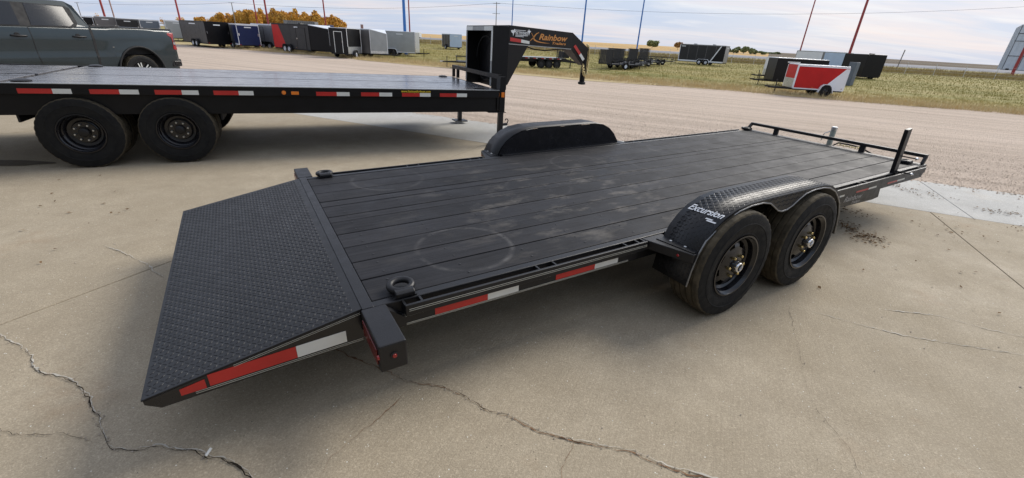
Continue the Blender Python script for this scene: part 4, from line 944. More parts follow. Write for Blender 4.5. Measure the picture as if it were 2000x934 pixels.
# ------------------------------------------------------------------ pickup truck
def mat_truck():
    n = NT('truck_paint'); v = n.coord('Object')
    n.base(n.mix(n.noise(v, 3, 4, .5, .3, .7), (.017, .027, .032), (.021, .032, .037))); n.rough(.25); n.b.inputs['Metallic'].default_value = .15
    n.b.inputs['Coat Weight'].default_value = .45; n.b.inputs['Coat Roughness'].default_value = .06; n.spec(.35); M['truck_paint'] = n.m
    n = NT('truck_glass'); v = n.coord('Object'); n.base((.012, .014, .018)); n.rough(.06); n.spec(.45); M['truck_glass'] = n.m
mat_truck()
def pickup_truck():
    root = thing('pickup_truck', 'dark slate green crew cab pickup truck parked behind the gooseneck trailer', 'truck', (-9.99, 12.605, 0), math.radians(254.02))
    ZF = [.45, .56, .64, .78, .85, .92, 1.0, 1.10, 1.15, 1.20, 1.28, 1.36, 1.395]; YF = [.93, .965, .985, 1.006, .987, .985, .985, .990, .992, .987, .972, .955, .945]
    L = 5.8; wheels = (1.08, 4.82)
    def low(x):
        z = .46
        for w in wheels:
            d = abs(x - w)
            if d < .53: z = max(z, .42 + math.sqrt(max(0, .53 ** 2 - d * d)) * 1.09)
        return z
    def top(x): return 1.395 if x < 4.2 else 1.395 - (x - 4.2) ** 2 * .075
    def inset(x):                                                          # plan taper at tail and nose
        return .035 * max(0, (.35 - x) / .35) ** 2 + .16 * max(0, (x - 4.7) / 1.1) ** 2
    def yside(z, x):
        f = np.interp(x, [.2, .75, 1.6, 1.95], [.25, .25, .9, 1.0]); y = float(np.interp(z, ZF, YF)); sm = float(np.interp(z, [.45, .7, 1.0, 1.2, 1.395], [.955, .99, 1.0, .99, .945]))
        d = min(abs(x - w) for w in wheels); fl = .022 * max(0, 1 - max(0, d - .50) / .25) * max(0, min(1, (1.12 - z) / .2))
        return sm + (y - sm) * float(f) + fl - inset(x)
    xs = sorted(set([.10 + k * .06 for k in range(96)] + [w + .53 * math.sin(a) for w in wheels for a in [PI * (q / 20 - .5) for q in range(21)]])); xs = [x for x in xs if x <= L]
    for sgn in (1, -1):
        b = MB(); vs = []; K = 16
        for x in xs:
            a, c = low(x), top(x)
            for k in range(K + 1): z = a + (c - a) * k / K; vs.append((x, sgn * yside(z, x), z))
        n = K + 1; fs = [(i * n + k, i * n + k + 1, (i + 1) * n + k + 1, (i + 1) * n + k) for i in range(len(xs) - 1) for k in range(K)]
        b.add(vs, fs); o = b.build('body_side', 'truck_paint', root, 28); m = o.modifiers.new('solid', 'SOLIDIFY'); m.thickness = .03; m.offset = -1 if sgn > 0 else 1
        # wheel arch flare
        for w in wheels:
            b = MB(); b.tube([(w + .535 * math.cos(a), sgn * (yside(.9, w) + .004), .42 + .535 * math.sin(a) * 1.085) for a in [PI * k / 24 for k in range(25)]], .022, 8); b.build('arch_trim', 'black_matte', root, 50)
        # bed rail cap
        b = MB(); b.box(.12, 1.93, min(sgn * .86, sgn * .948), max(sgn * .86, sgn * .948), 1.392, 1.412); b.build('bed_rail_cap', 'black_powder', root, bevel=.006)
        # shut lines
        for pts in ([(1.945, 1.39), (1.955, 1.15), (1.965, .9), (1.985, .47)], [(3.03, 1.36), (3.035, 1.1), (3.04, .8), (3.0, .5)]):
            b = MB(); w = .024 if pts[0][0] < 2 else .005
            vs = []; zz = [1.39 - k * (1.39 - pts[-1][1]) / 30 for k in range(31)]; pts = [(float(np.interp(-z, [-p[1] for p in pts], [p[0] for p in pts])), z) for z in zz]
            for x, z in pts: vs += [(x - w, sgn * (yside(z, x - w) + .004), z), (x + w, sgn * (yside(z, x + w) + .004), z)]
            b.add(vs, [(2 * i, 2 * i + 1, 2 * i + 3, 2 * i + 2) for i in range(len(pts) - 1)]); b.build('shut_line', 'black_matte', root)
        for x in (2.21, 3.235):
            b = MB(); y = sgn * (yside(1.2, x) + .022); b.tube([(x - .12, y - sgn * .02, 1.192), (x - .08, y, 1.194), (x + .08, y, 1.198), (x + .12, y - sgn * .02, 1.2)], .017, 10); h = b.build('door_handle', 'black_powder', root, 50)
            b = MB(); b.lathe([(.05, 0), (.045, sgn * .006), (0, sgn * .004)], 16, c=(x + .02, sgn * (yside(1.21, x) - .001), 1.205)); b.build('handle_cup', 'black_matte', h)
        # tail lamp, an upright with a hooked top
        b = MB(); y = sgn
        P = [(.085, 1.325), (.24, 1.325), (.255, 1.27), (.18, 1.215), (.165, 1.13), (.175, 1.02), (.19, .955), (.16, .925), (.085, .925)]
        vs = [(x, sgn * (yside(z, max(x, .1)) + .008), z) for x, z in P] + [(x, sgn * (yside(z, max(x, .1)) - .05), z) for x, z in P]; n = len(P)
        b.add(vs, [tuple(range(n)), tuple(range(2 * n - 1, n - 1, -1))] + [(i, i + n, (i + 1) % n + n, (i + 1) % n) for i in range(n)]); tl = b.build('tail_lamp', 'lens_red', root, bevel=.008)
        b = MB(); P = [(.11, 1.105), (.155, 1.105), (.16, 1.05), (.11, 1.05)]; b.add([(x, sgn * (yside(z, .15) + .0105), z) for x, z in P], [(0, 1, 2, 3)]); b.build('reverse_lens', 'tape_grey', tl)
        b = MB(); b.box(1.59, 1.62, min(sgn * .98, sgn * 1.002), max(sgn * .98, sgn * 1.002), .985, .995); b.build('badge', 'chrome', root)
    # bumper
    b = MB(); b.prism([(.0, -.93), (.26, -.985), (.30, -.985), (.30, .985), (.26, .985), (.0, .93)], 'z', .52, .70); bp = b.build('rear_bumper', 'black_matte', root, bevel=.025)
    b = MB(); b.box(.06, .24, .975, .994, .565, .655); b.build('bumper_step', 'black_gloss', bp, bevel=.01)
    # bed: floor, inner walls, tailgate, front wall; bonnet and nose
    b = MB(); b.box(.10, .15, -.90, .90, .74, 1.40); b.build('tailgate', 'truck_paint', root, bevel=.01)
    b = MB(); b.box(.16, 1.90, -.85, .85, .82, .86); b.box(1.88, 1.92, -.85, .85, .86, 1.39); b.box(.16, 1.88, .82, .85, .86, 1.39); b.box(.16, 1.88, -.85, -.82, .86, 1.39); b.build('bed_liner', 'black_matte', root)
    b = MB(); b.box(.3, 5.5, -.80, .80, .46, .80); b.build('chassis', 'black_matte', root)
    b = MB(); P = [(1.95, 1.392), (4.3, 1.392), (5.2, 1.30), (5.72, 1.18), (5.74, .55), (5.3, .5), (1.95, .9)]; b.prism(P, 'y', -.80, .80); b.build('bonnet', 'truck_paint', root, bevel=.04)
    # cab
    bot = [(1.93, 1.37), (4.55, 1.37)]; tp = [(2.02, 1.80), (2.12, 1.875), (2.5, 1.905), (3.4, 1.905), (3.75, 1.87)]
    def yz(z): return float(np.interp(z, [1.37, 1.80, 1.875, 1.905], [.953, .765, .70, .58]))
    ring = bot[:1] + tp + bot[1:]; n = len(ring); vs = [(x, -yz(z), z) for x, z in ring] + [(x, yz(z), z) for x, z in ring]
    b = MB(); b.add(vs, [tuple(range(n)), tuple(range(2 * n - 1, n - 1, -1))] + [(i, i + n, (i + 1) % n + n, (i + 1) % n) for i in range(n)]); cab = b.build('cab', 'truck_paint', root, bevel=.012)
    def pane(pts, name, mat, h, sgn):
        b = MB(); n = len(pts); vs = [(x, sgn * (yz(z) + h), z) for x, z in pts] + [(x, sgn * (yz(z) - .004), z) for x, z in pts]
        b.add(vs, [tuple(range(n)), tuple(range(2 * n - 1, n - 1, -1))] + [(i, i + n, (i + 1) % n + n, (i + 1) % n) for i in range(n)]); return b.build(name, mat, cab)
    for sgn in (1, -1):
        pane([(2.13, 1.45), (2.18, 1.40), (2.28, 1.368), (4.2, 1.372), (3.62, 1.795), (2.98, 1.798), (2.20, 1.785), (2.12, 1.74)], 'window_surround', 'black_matte', .010, sgn)
        pane([(2.21, 1.45), (2.30, 1.395), (2.96, 1.39), (2.88, 1.79), (2.23, 1.762)], 'window', 'truck_glass', .016, sgn)
        pane([(3.14, 1.388), (4.02, 1.385), (3.55, 1.785), (3.08, 1.795)], 'window', 'truck_glass', .016, sgn)
    # wheels
    tm = tyre_mesh('wheel', .405, .27, .255, 64)
    b = MB(); b.lathe([(.256, .01), (.25, -.002), (.243, .005), (.238, .05), (.10, .06), (.05, .045), (0, .045)], 40, cap0=False); rm = b.mesh('rim', 'black_gloss', 35)
    b = MB()
    for k in range(6):
        a = 2 * PI * k / 6; c, s = math.cos(a), math.sin(a)
        for d in (-.035, .035): b.bar((.07 * c - d * s * .5, .03, .07 * s + d * c * .5), (.235 * c - d * s, .012, .235 * s + d * c), .022, .012, up=(0, 1, 0))
    sm = b.mesh('spokes', 'tape_white')
    for x in wheels:
        for sgn in (1, -1):
            w = link('wheel', tm, root, loc=(x, sgn * 1.0, .405)); w.rotation_euler = (0, .3, PI if sgn > 0 else 0); link('rim', rm, w); link('spokes', sm, w)
pickup_truck()

# ------------------------------------------------------------------ stored trailers in the field
plain('skin_charcoal', (.024, .024, .025), .38, var=.15, scale=1.5, spec=.3)
plain('skin_black', (.005, .005, .006), .35, var=.2, scale=1.5, spec=.25)
plain('skin_navy', (.009, .018, .075), .35, var=.12, scale=1.5, spec=.3)
plain('skin_grey', (.20, .20, .205), .32, .2, var=.1, scale=1.5)
plain('skin_silver', (.34, .36, .37), .36, .25, var=.08, scale=1.5)
plain('skin_pewter', (.13, .125, .125), .34, .2, var=.12, scale=1.5)
plain('skin_red', (.46, .010, .010), .35, var=.1, scale=1.5, spec=.25)
plain('skin_white', (.72, .74, .77), .32, var=.05, scale=1.5, coat=.2)
plain('skin_blue', (.42, .53, .68), .35, var=.06, scale=1.5)
plain('skin_slate', (.11, .135, .17), .45, var=.12, scale=2)
plain('rim_bright', (.62, .64, .68), .3, .5)
plain('rim_white', (.68, .74, .85), .4)
plain('checker_alloy', (.62, .64, .66), .32, .85, var=.2, scale=9)

_wheel_cache = {}
def small_wheel(root, x, y, r, sgn, rim='rim_bright', w=.2):
    k = (round(r, 3), rim)
    if k not in _wheel_cache:
        b = MB(); ri = r * .56
        b.lathe([(ri, .01), (ri + .02, -.004), (r * .85, -.006), (r - .012, .012), (r, .035), (r, w - .035), (r - .012, w - .012), (r * .85, w), (ri, w - .01)], 28, cap0=False, cap1=False)
        c = MB(); c.lathe([(ri + .004, .008), (ri - .012, .0), (ri - .03, .045), (.10, .035), (.05, .02), (.045, -.005), (0, -.005)], 24, cap0=False)
        for q in range(5):
            a = 2 * PI * q / 5; c.bar((.05 * math.cos(a), .018, .05 * math.sin(a)), ((ri - .02) * math.cos(a), .006, (ri - .02) * math.sin(a)), .03, .012, up=(0, 1, 0))
        _wheel_cache[k] = (b.mesh('wheel', 'rubber', 40), c.mesh('rim', rim, 35))
    tm, rm = _wheel_cache[k]
    wh = link('wheel', tm, root, loc=(x, y, r))
    if sgn > 0: wh.rotation_euler = (0, 0, PI)
    link('rim', rm, wh); return wh

def cargo_trailer(label, x, y, yaw, L, W, zt, zg, side='skin_black', rear=None, front=None, trim='dark_steel', roof='skin_white', nose=None, accents=(), wheels=(.36, .50), r=.34,
                  fender='black_powder', rim='rim_bright', guard=None, door=None, rear_kit=True, band=None, tongue=True, vent=(), jack=True, caps='skin_white', zb=.42, lamps=True, group='enclosed cargo trailers stored in the field', script=None, corner=None, slope=0.0, rear_frame=None, cap_mat=None):
    root = thing('cargo_trailer', label, 'trailer', (x, y, zg), math.radians(yaw), group); h = W / 2
    front = front or side; rear = rear or side
    # sides are separate panels; a wedge nose has a lower tip
    for sgn in (-1, 1):
        b = MB(); y0, y1 = sorted((sgn * (h - .03), sgn * h)); P = [(0, zb), (L, zb), (L, zt)] + ([(0, zt)] if not slope else [(0, zt - slope)]); b.prism(P, 'y', y0, y1); sp = b.build('side_panel', side, root)
        for a in accents:
            pts, mt = a; b = MB(); yo = sgn * (h + .004); yi = sgn * (h + .0005); n = len(pts); pp = [(fx * L, zb + fz * (zt - zb)) for fx, fz in pts]
            b.add([(px, yo, pz) for px, pz in pp] + [(px, yi, pz) for px, pz in pp], [tuple(range(n)), tuple(range(2 * n - 1, n - 1, -1))] + [(i, i + n, (i + 1) % n + n, (i + 1) % n) for i in range(n)]); b.build('accent_panel', mt, sp)
        for k in range(1, int(L / 1.2)):
            b = MB(); y0, y1 = sorted((sgn * (h + .0005), sgn * (h + .0032))); sx = k * L / int(L / 1.2); b.box(sx - .012, sx + .012, y0, y1, zb + .02, zt - slope - .08); b.build('panel_seam', trim if trim not in ('skin_white', 'skin_silver') else side, sp)
        if door:
            d0, d1, fm = door; x0, x1 = d0 * L, d1 * L; z0, z1 = zb + .04, zb + (zt - zb) * .86; yo = sgn * (h + .014); y0, y1 = sorted((sgn * (h + .0045), yo))
            b = MB(); b.box(x0, x1, y0, y1, z0, z1); dr = b.build('side_door', side, root)
            y2, y3 = sorted((yo, yo + sgn * .012))
            for q in ((x0 - .02, x0 + .025, z0, z1), (x1 - .025, x1 + .02, z0, z1), (x0 - .02, x1 + .02, z1, z1 + .045)): b = MB(); b.box(q[0], q[1], y2, y3, q[2], q[3]); b.build('door_frame', fm, dr)
            b = MB(); b.box(x0 + .06, x0 + .12, *sorted((yo, yo + sgn * .03)), (z0 + z1) / 2 - .08, (z0 + z1) / 2 + .06); b.build('door_handle', 'chrome', dr)
        if band: b = MB(); y0, y1 = sorted((sgn * (h + .0045), sgn * (h + .01))); b.box(0, L, y0, y1, zb - .03, zb + band[0]); b.build('sill_band', band[1], root)
        for q in range(2):
            b = MB(); b.lathe([(.028, 0), (.026, sgn * .012), (0, sgn * .014)], 8, c=(.12 if q == 0 else L * .62, sgn * (h + .001), zb + .10)); b.build('marker_light', 'lens_amber' if q else 'lens_red', root)
        if script: b = MB(); y0, y1 = sorted((sgn * (h + .0045), sgn * (h + .008))); b.box(L * script[0], L * script[1], y0, y1, zt - .28, zt - .19); b.build('name_strip', 'logo_white', root)
        # axles: arched fender and wheels outside the floor line
        xs = [w * L for w in wheels]; fx0, fx1 = min(xs) - r - .10, max(xs) + r + .10; zt_f = 2 * r + .09
        arch = [(fx0, r * .85), (fx0 + .12, zt_f - .12), (fx0 + .26, zt_f), (fx1 - .26, zt_f), (fx1 - .12, zt_f - .12), (fx1, r * .85)]
        b = MB(); y0, y1 = sorted((sgn * (h + .0105), sgn * (h + .20))); inner = [(px + (.03 if px < sum(xs) / len(xs) else -.03), pz - .035) for px, pz in arch]
        b.prism(arch + inner[::-1], 'y', y0, y1); b.build('fender', fender, root)
        b = MB(); y0, y1 = sorted((sgn * (h + .0005), sgn * (h + .0100))); b.prism([(fx0, r * .85 - .0)] + arch[1:-1] + [(fx1, r * .85)], 'y', y0, y1); b.build('wheel_well', 'black_matte', root)
        for wx in xs: small_wheel(root, wx, sgn * (h + .205), r, sgn, rim)
    b = MB(); b.box(0.03, L - .03, -h + .031, h - .031, zb - .10, zb + .05); b.build('floor', 'black_matte', root)
    cap = L + (nose[0] if nose else 0)
    b = MB()
    b.prism([(0, zt - slope), (L, zt), (L, zt + .05), (0, zt - slope + .05)], 'y', -h - .012, h + .012); b.build('roof', roof, root, bevel=.02)
    b = MB(); b.prism([(0, zt - slope - .07), (L, zt - .07), (L, zt - .001), (0, zt - slope - .001)], 'y', -h - .011, -h - .0042); b.build('roof_trim', trim, root)
    b = MB(); b.prism([(0, zt - slope - .07), (L, zt - .07), (L, zt - .001), (0, zt - slope - .001)], 'y', h + .0042, h + .011); b.build('roof_trim', trim, root)
    # rear ramp door
    b = MB(); b.box(-.03, -.001, -h + .05, h - .05, zb, zt - slope - .10); rd = b.build('rear_door', rear, root)
    b = MB(); b.box(-.028, -.001, -h, h, zt - slope - .099, zt - slope - .002); b.build('rear_header', trim, root)
    for sgn in (-1, 1): b = MB(); y0, y1 = sorted((sgn * (h - .048), sgn * (h + .004))); b.box(-.034, -.0012, y0, y1, zb, zt - slope - .1); b.build('corner_post', trim, root)
    if rear_kit:
        for sgn in (-1, 1):
            b = MB(); b.box(-.05, -.031, sgn * (h - .14) - .04, sgn * (h - .14) + .04, zb + (zt - zb) * .45, zb + (zt - zb) * .57); b.build('bar_lock', 'chrome', rd)
            b = MB(); b.box(-.05, -.0345, *sorted((sgn * (h - .20), sgn * (h - .06))), zb - .02, zb + .05); b.build('tail_light', 'lens_red', root)
        b = MB(); b.box(-.042, -.031, -.32, .32, zt - slope - .32, zt - slope - .22); b.build('name_plate', 'logo_white', rd)
    if rear_frame:
        for q in ((-.42, -.37, zb + .03, zt - .3), (.37, .42, zb + .03, zt - .3), (-.42, .42, zt - .30, zt - .25)): b = MB(); b.box(-.045, -.031, q[0], q[1], q[2], q[3]); b.build('door_frame', rear_frame, rd)
        for sg in (-1, 1): b = MB(); b.box(-.036, .012, *sorted((sg * (h + .0045), sg * (h + .02))), zb + .56, zt); b.build('edge_trim', 'skin_white', root)
        b = MB(); b.box(-.05, -.0455, -.40, -.36, 1.3, 1.45); b.build('door_handle', 'chrome', rd)
    # front
    if nose:
        ln, dr = nose; tip = (L + ln, 0); zn = zt - dr
        for sgn in (-1, 1):
            b = MB(); a = (L, sgn * h); vs = [(a[0], a[1], zb), (*tip, zb), (*tip, zn), (a[0], a[1], zt)]; vs += [(px - .03, py * .97, pz) for px, py, pz in vs]
            b.add(vs, [(0, 1, 2, 3), (7, 6, 5, 4), (0, 4, 5, 1), (1, 5, 6, 2), (2, 6, 7, 3), (3, 7, 4, 0)]); b.build('nose_panel', front, root)
            if guard:
                b = MB(); g = zb + (zn - zb) * guard; vs = [(a[0], a[1] + sgn * .006, zb), (tip[0] + .006, sgn * .003, zb), (tip[0] + .006, sgn * .003, g), (a[0], a[1] + sgn * .006, g)]; b.add(vs, [(0, 1, 2, 3)]); o = b.build('stone_guard', 'checker_alloy', root); o.modifiers.new('solid', 'SOLIDIFY').thickness = .004
        b = MB(); b.add([(L, -h, zt + .051), (L, h, zt + .051), (*tip, zn + .03), (L, -h, zt), (L, h, zt), (*tip, zn)], [(0, 1, 2), (5, 4, 3), (0, 3, 4, 1), (1, 4, 5, 2), (2, 5, 3, 0)]); b.build('nose_cap', cap_mat or caps, root)
        b = MB(); b.bar((L + ln + .012, 0, zb), (L + ln + .012, 0, zn), .05, .03, up=(0, 1, 0)); b.build('nose_corner', caps, root)
        for sgn in (-1, 1): b = MB(); b.bar((L, sgn * (h + .008), zb), (L, sgn * (h + .008), zt), .05, .03, up=(0, 1, 0)); b.build('corner_post', caps, root)
    else:
        b = MB(); b.box(L + .0005, L + .03, -h, h, zb, zt); fp = b.build('front_panel', front, root)
        if guard: b = MB(); b.box(L + .0305, L + .04, -h, h, zb, zb + (zt - zb) * guard); b.build('stone_guard', 'checker_alloy', fp)
        for sgn in (-1, 1): b = MB(); y0, y1 = sorted((sgn * (h - .05), sgn * (h + .012))); b.box(L - .04, L + .042, y0, y1, zb, zt); b.build('corner_post', corner or trim, root)
    if tongue:
        for sgn in (-1, 1): b = MB(); b.bar((L - .3, sgn * h * .6, zb - .06), (cap + 1.15, sgn * .03, zb - .06), .05, .10); b.build('tongue_rail', 'black_powder', root)
        b = MB(); b.box(cap + 1.10, cap + 1.38, -.05, .05, zb - .06, zb + .03); b.build('coupler', 'black_powder', root)
        b = MB(); b.tube([(cap + .72, 0, .03), (cap + .72, 0, zb + .42)], .032, 10); b.lathe([(.09, .0), (.09, .02), (.03, .03)], 12, c=(cap + .72, 0, 0), axis='z'); b.bar((cap + .72, -.14, zb + .38), (cap + .72, .04, zb + .38), .025, .025); b.build('jack', 'black_powder', root)
    for vx in vent: b = MB(); b.prism([(vx * L - .2, zt + .05), (vx * L + .2, zt + .05), (vx * L + .14, zt + .16), (vx * L - .2, zt + .14)], 'y', -.2, .2); b.build('roof_vent', trim if trim != 'skin_white' else 'dark_steel', root)
    return root

G7 = -.7
cargo_trailer('charcoal cargo trailer with black ramp door, at the left end of the row', -32.2, 50.0, 145, 6.2, 2.35, 2.45, G7, 'skin_charcoal', 'skin_black', trim='skin_black', roof='skin_black', wheels=(.38, .52), script=(.35, .6))
cargo_trailer('navy blue cargo trailer with white trim and navy ramp door', -28.9, 49.9, 133, 5.0, 2.1, 2.38, G7, 'skin_black', 'skin_navy', trim='skin_white', roof='skin_white', accents=[([(0, 0), (.12, 0), (.4, .22), (.4, 1), (0, 1)], 'skin_navy')], band=(.12, 'skin_white'), wheels=(.40, .56))
cargo_trailer('grey cargo trailer with a black tail panel, between the navy and the red tailed ones', -30.1, 54.4, -15, 6.0, 2.4, 2.5, G7, 'skin_grey', 'skin_black', trim='skin_white', roof='skin_white', accents=[([(0, 0), (.13, 0), (.13, 1), (0, 1)], 'skin_black'), ([(.13, 0), (.145, 0), (.145, 1), (.13, 1)], 'skin_white')], wheels=(.24, .38), door=(.16, .27, 'dark_steel'), vent=(.4,))
cargo_trailer('long charcoal cargo trailer with a slanted red tail and wedge nose', -25.17, 50.02, -30.4, 5.92, 2.5, 2.62, G7, 'skin_charcoal', 'skin_red', 'skin_black', trim='skin_black', roof='skin_black', nose=(1.7, .30), caps='skin_black', cap_mat='skin_white', accents=[([(0, 0), (.36, 0), (.18, 1), (0, 1)], 'skin_red')], wheels=(.335, .455), r=.36, vent=(.52,), door=(.66, .90, 'skin_black'), script=(.62, .72))
cargo_trailer('black cargo trailer with a white-framed door and bright lower guard', -16.75, 43.05, 81, 2.5, 1.72, 2.48, G7, 'skin_black', trim='skin_black', roof='skin_white', band=(.56, 'checker_alloy'), wheels=(.45,), corner='skin_white', rear_frame='tape_white', rear_kit=False, r=.3)
cargo_trailer('pewter cargo trailer with a pale wedge nose and white cap', -17.7, 47.9, -20.2, 3.7, 2.4, 2.52, G7, 'skin_pewter', 'skin_pewter', 'skin_silver', trim='skin_silver', roof='skin_white', nose=(1.05, .32), guard=.13, wheels=(.25, .45))
cargo_trailer('silver grey cargo trailer with polished front corner behind the blue pole', -16.12, 53.8, .8, 4.15, 2.2, 2.5, G7, 'skin_silver', 'skin_silver', trim='skin_silver', roof='skin_white', guard=.2, wheels=(.27, .42), fender='skin_white', rim='dark_steel', band=(.05, 'skin_white'), corner='chrome', script=(.50, .68))
cargo_trailer('small white cargo trailer alone in the field left of the gooseneck', -11.1, 79.0, 118, 4.0, 2.1, 2.35, -.40, 'skin_black', 'skin_blue', trim='skin_blue', roof='skin_white', wheels=(.45,), rear_kit=True)
cargo_trailer('charcoal and black cargo trailer with white sill and diagonal stripe', 28.54, 66.49, 145.4, 6.14, 2.43, 2.58, -.33, 'skin_charcoal', 'skin_grey', trim='skin_grey', roof='skin_silver', accents=[([(0, 0), (.27, 0), (.08, 1), (0, 1)], 'skin_black'), ([(.27, 0), (.295, 0), (.105, 1), (.08, 1)], 'skin_white')], band=(.14, 'skin_white'), fender='skin_white', wheels=(.36, .51), vent=(.30, .72), corner='skin_white', script=(.88, .97))
cargo_trailer('small red and white cargo trailer at the edge of the gravel', 20.05, 29.41, 171.3, 2.89, 1.55, 1.76, G7, 'skin_red', 'skin_white', 'skin_red', trim='skin_white', roof='skin_white', accents=[([(0, .0), (.44, 0), (.06, .93), (0, .93)], 'skin_white')], band=(.035, 'skin_white'), fender='skin_white', rim='black_gloss', wheels=(.36,), guard=.42, r=.33, corner='skin_white', vent=(), slope=0.0)
cargo_trailer('black cargo trailer standing behind the small red and white one', 23.4, 36.88, 172, 3.6, 1.84, 2.02, G7, 'skin_black', trim='skin_black', roof='skin_white', wheels=(.4,), script=(.55, .8), r=.33, fender='black_powder')
cargo_trailer('white cargo trailer with checker plate front behind the black one', 27.5, 44.6, 176, 4.0, 1.75, 1.98, -.69, 'skin_white', trim='skin_white', roof='skin_white', guard=.35, wheels=(.4,), r=.33)
cargo_trailer('long pale silver cargo trailer behind the right hand red pole', 50.5, 73.5, 132, 7.2, 2.3, 2.58, -.30, 'skin_white', 'skin_black', trim='skin_silver', roof='skin_silver', accents=[([(.0, 0), (.44, 0), (.44, 1), (.0, 1)], 'skin_blue'), ([(.44, 0), (.48, 0), (.48, 1), (.44, 1)], 'skin_grey')], wheels=(.40, .52))
cargo_trailer('black cargo trailer with a roof unit, farthest right of all', 38.6, 52.0, 92, 3.4, 2.15, 2.60, -.58, 'skin_black', trim='skin_black', roof='skin_black', wheels=(.4,), vent=(.25,), rear_kit=False)
# the back row seen over the pickup's box
for i, (lab, xx, mat, rearm, w) in enumerate((('black cargo trailer under a white roof, seen over the pickup bed by its cab', -56.6, 'skin_black', 'skin_black', 2.4), ('grey cargo trailer, second from the cab over the pickup bed', -53.9, 'skin_grey', 'skin_pewter', 2.0), ('brown-black cargo trailer, third from the cab over the pickup bed', -51.6, 'skin_charcoal', 'skin_charcoal', 2.2),
        ('pale blue cargo trailer seen over the middle of the pickup bed', -49.2, 'skin_blue', 'skin_slate', 2.0), ('silver cargo trailer seen over the pickup tailgate', -46.2, 'skin_silver', 'skin_silver', 2.3), ('slate cargo trailer half hidden behind the charcoal one', -43.6, 'skin_slate', 'skin_slate', 2.2))):
    cargo_trailer(lab, xx + 2.0, 58.6 + i * .5, 128, 4.6, w, 2.35 + .05 * math.sin(i * 2), G7, mat, rearm, trim='skin_white' if i in (0, 3, 4) else 'skin_grey', roof='skin_white', wheels=(.4, .54), group='enclosed cargo trailers in the back row')

# ------------------------------------------------------------------ open utility trailers
def utility_trailer(label, jx, jy, yaw, L, W, gate, zg, rim='black_gloss', rails=.35, deck_mat='dark_steel', axles=(.42,), r=.32):
    """jx, jy: where the tongue jack stands"""
    ca, sa = math.cos(math.radians(yaw)), math.sin(math.radians(yaw)); off = L + .75
    root = thing('utility_trailer', label, 'trailer', (jx - ca * off, jy - sa * off, zg), math.radians(yaw), 'open utility trailers in the field'); h = W / 2; zd = .52
    b = MB(); b.box(0, L, -h, h, zd - .05, zd); b.build('deck', deck_mat, root)
    for sgn in (-1, 1):
        b = MB(); b.box(0, L, *sorted((sgn * h, sgn * (h + .04))), zd - .11, zd + .002); b.build('side_rail', 'black_powder', root)
        b = MB(); b.bar((0, sgn * h, zd + rails), (L, sgn * h, zd + rails), .045, .05); b.build('top_rail', 'black_powder', root)
        for k in range(5): x = .03 + (L - .06) * k / 4; b = MB(); b.box(x - .02, x + .02, *sorted((sgn * (h - .02), sgn * (h + .02))), zd, zd + rails); b.build('rail_post', 'black_powder', root)
        xs = [a * L for a in axles]; c = sum(xs) / len(xs); hw = r + .1 + (max(xs) - min(xs)) / 2; zt = 2 * r + .07
        arch = [(c - hw, r), (c - hw + .1, zt - .1), (c - hw + .22, zt), (c + hw - .22, zt), (c + hw - .1, zt - .1), (c + hw, r)]
        b = MB(); b.prism(arch + [(px * .97 + c * .03, pz - .03) for px, pz in arch[::-1]], 'y', *sorted((sgn * (h + .042), sgn * (h + .25)))); b.build('fender', 'black_powder', root)
        for wx in xs: small_wheel(root, wx, sgn * (h + .25), r, sgn, rim)
        b = MB(); b.bar((L - .2, sgn * h * .8, zd - .08), (L + 1.1, sgn * .03, zd - .1), .05, .08); b.build('tongue_rail', 'black_powder', root)
    b = MB(); b.bar((L, -h, zd + rails), (L, h, zd + rails), .045, .05); b.build('front_rail', 'black_powder', root)
    b = MB(); b.tube([(L + .75, 0, .0), (L + .75, 0, zd + .30)], .028, 8); b.lathe([(.08, 0), (.08, .02), (.03, .03)], 10, c=(L + .75, 0, 0), axis='z'); b.build('jack', 'dark_steel', root)
    b = MB(); b.box(L + 1.0, L + 1.32, -.05, .05, zd - .13, zd - .03); b.build('coupler', 'zinc', root)
    if gate:
        g = None; b = MB(); z0, z1 = zd + .02, zd + gate
        for q in (-h, h): b.box(-.05, -.01, q - .02, q + .02, z0, z1)
        b.box(-.05, -.01, -h, h, z1, z1 + .04); b.box(-.05, -.01, -h, h, z0 - .02, z0 + .02); g = b.build('ramp_gate', 'black_powder', root)
        for k in range(1, 9):
            b = MB(); y = -h + W * k / 9; b.box(-.045, -.02, y - .085, y + .085, z0 + .021, z1 - .001); b.build('gate_slat', 'dark_steel', g)
    return root
utility_trailer('black utility trailer with a white wheel, nearest of the group beside the gooseneck coupler', 12.62, 50.01, 32, 4.2, 1.9, 1.25, -.62, 'rim_white')
utility_trailer('black utility trailer second in the group beside the gooseneck coupler', 13.9, 52.6, 32, 4.2, 1.9, 1.35, -.58)
utility_trailer('black utility trailer third in the group beside the gooseneck coupler', 15.0, 55.2, 32, 4.2, 1.8, 1.3, -.55)
utility_trailer('black utility trailer with its gate up in the middle of the group', 17.2, 58.6, 32, 4.0, 1.7, 1.3, -.50)
utility_trailer('long black utility trailer with solid sides at the far end of the group', 20.11, 63.4, 32, 4.6, 1.8, 1.3, -.42, rails=.4, axles=(.38, .55))
utility_trailer('black utility trailer with its tongue pointing left, behind the gooseneck neck box', -6.1, 38.2, 190, 3.6, 1.8, 1.0, -.70)

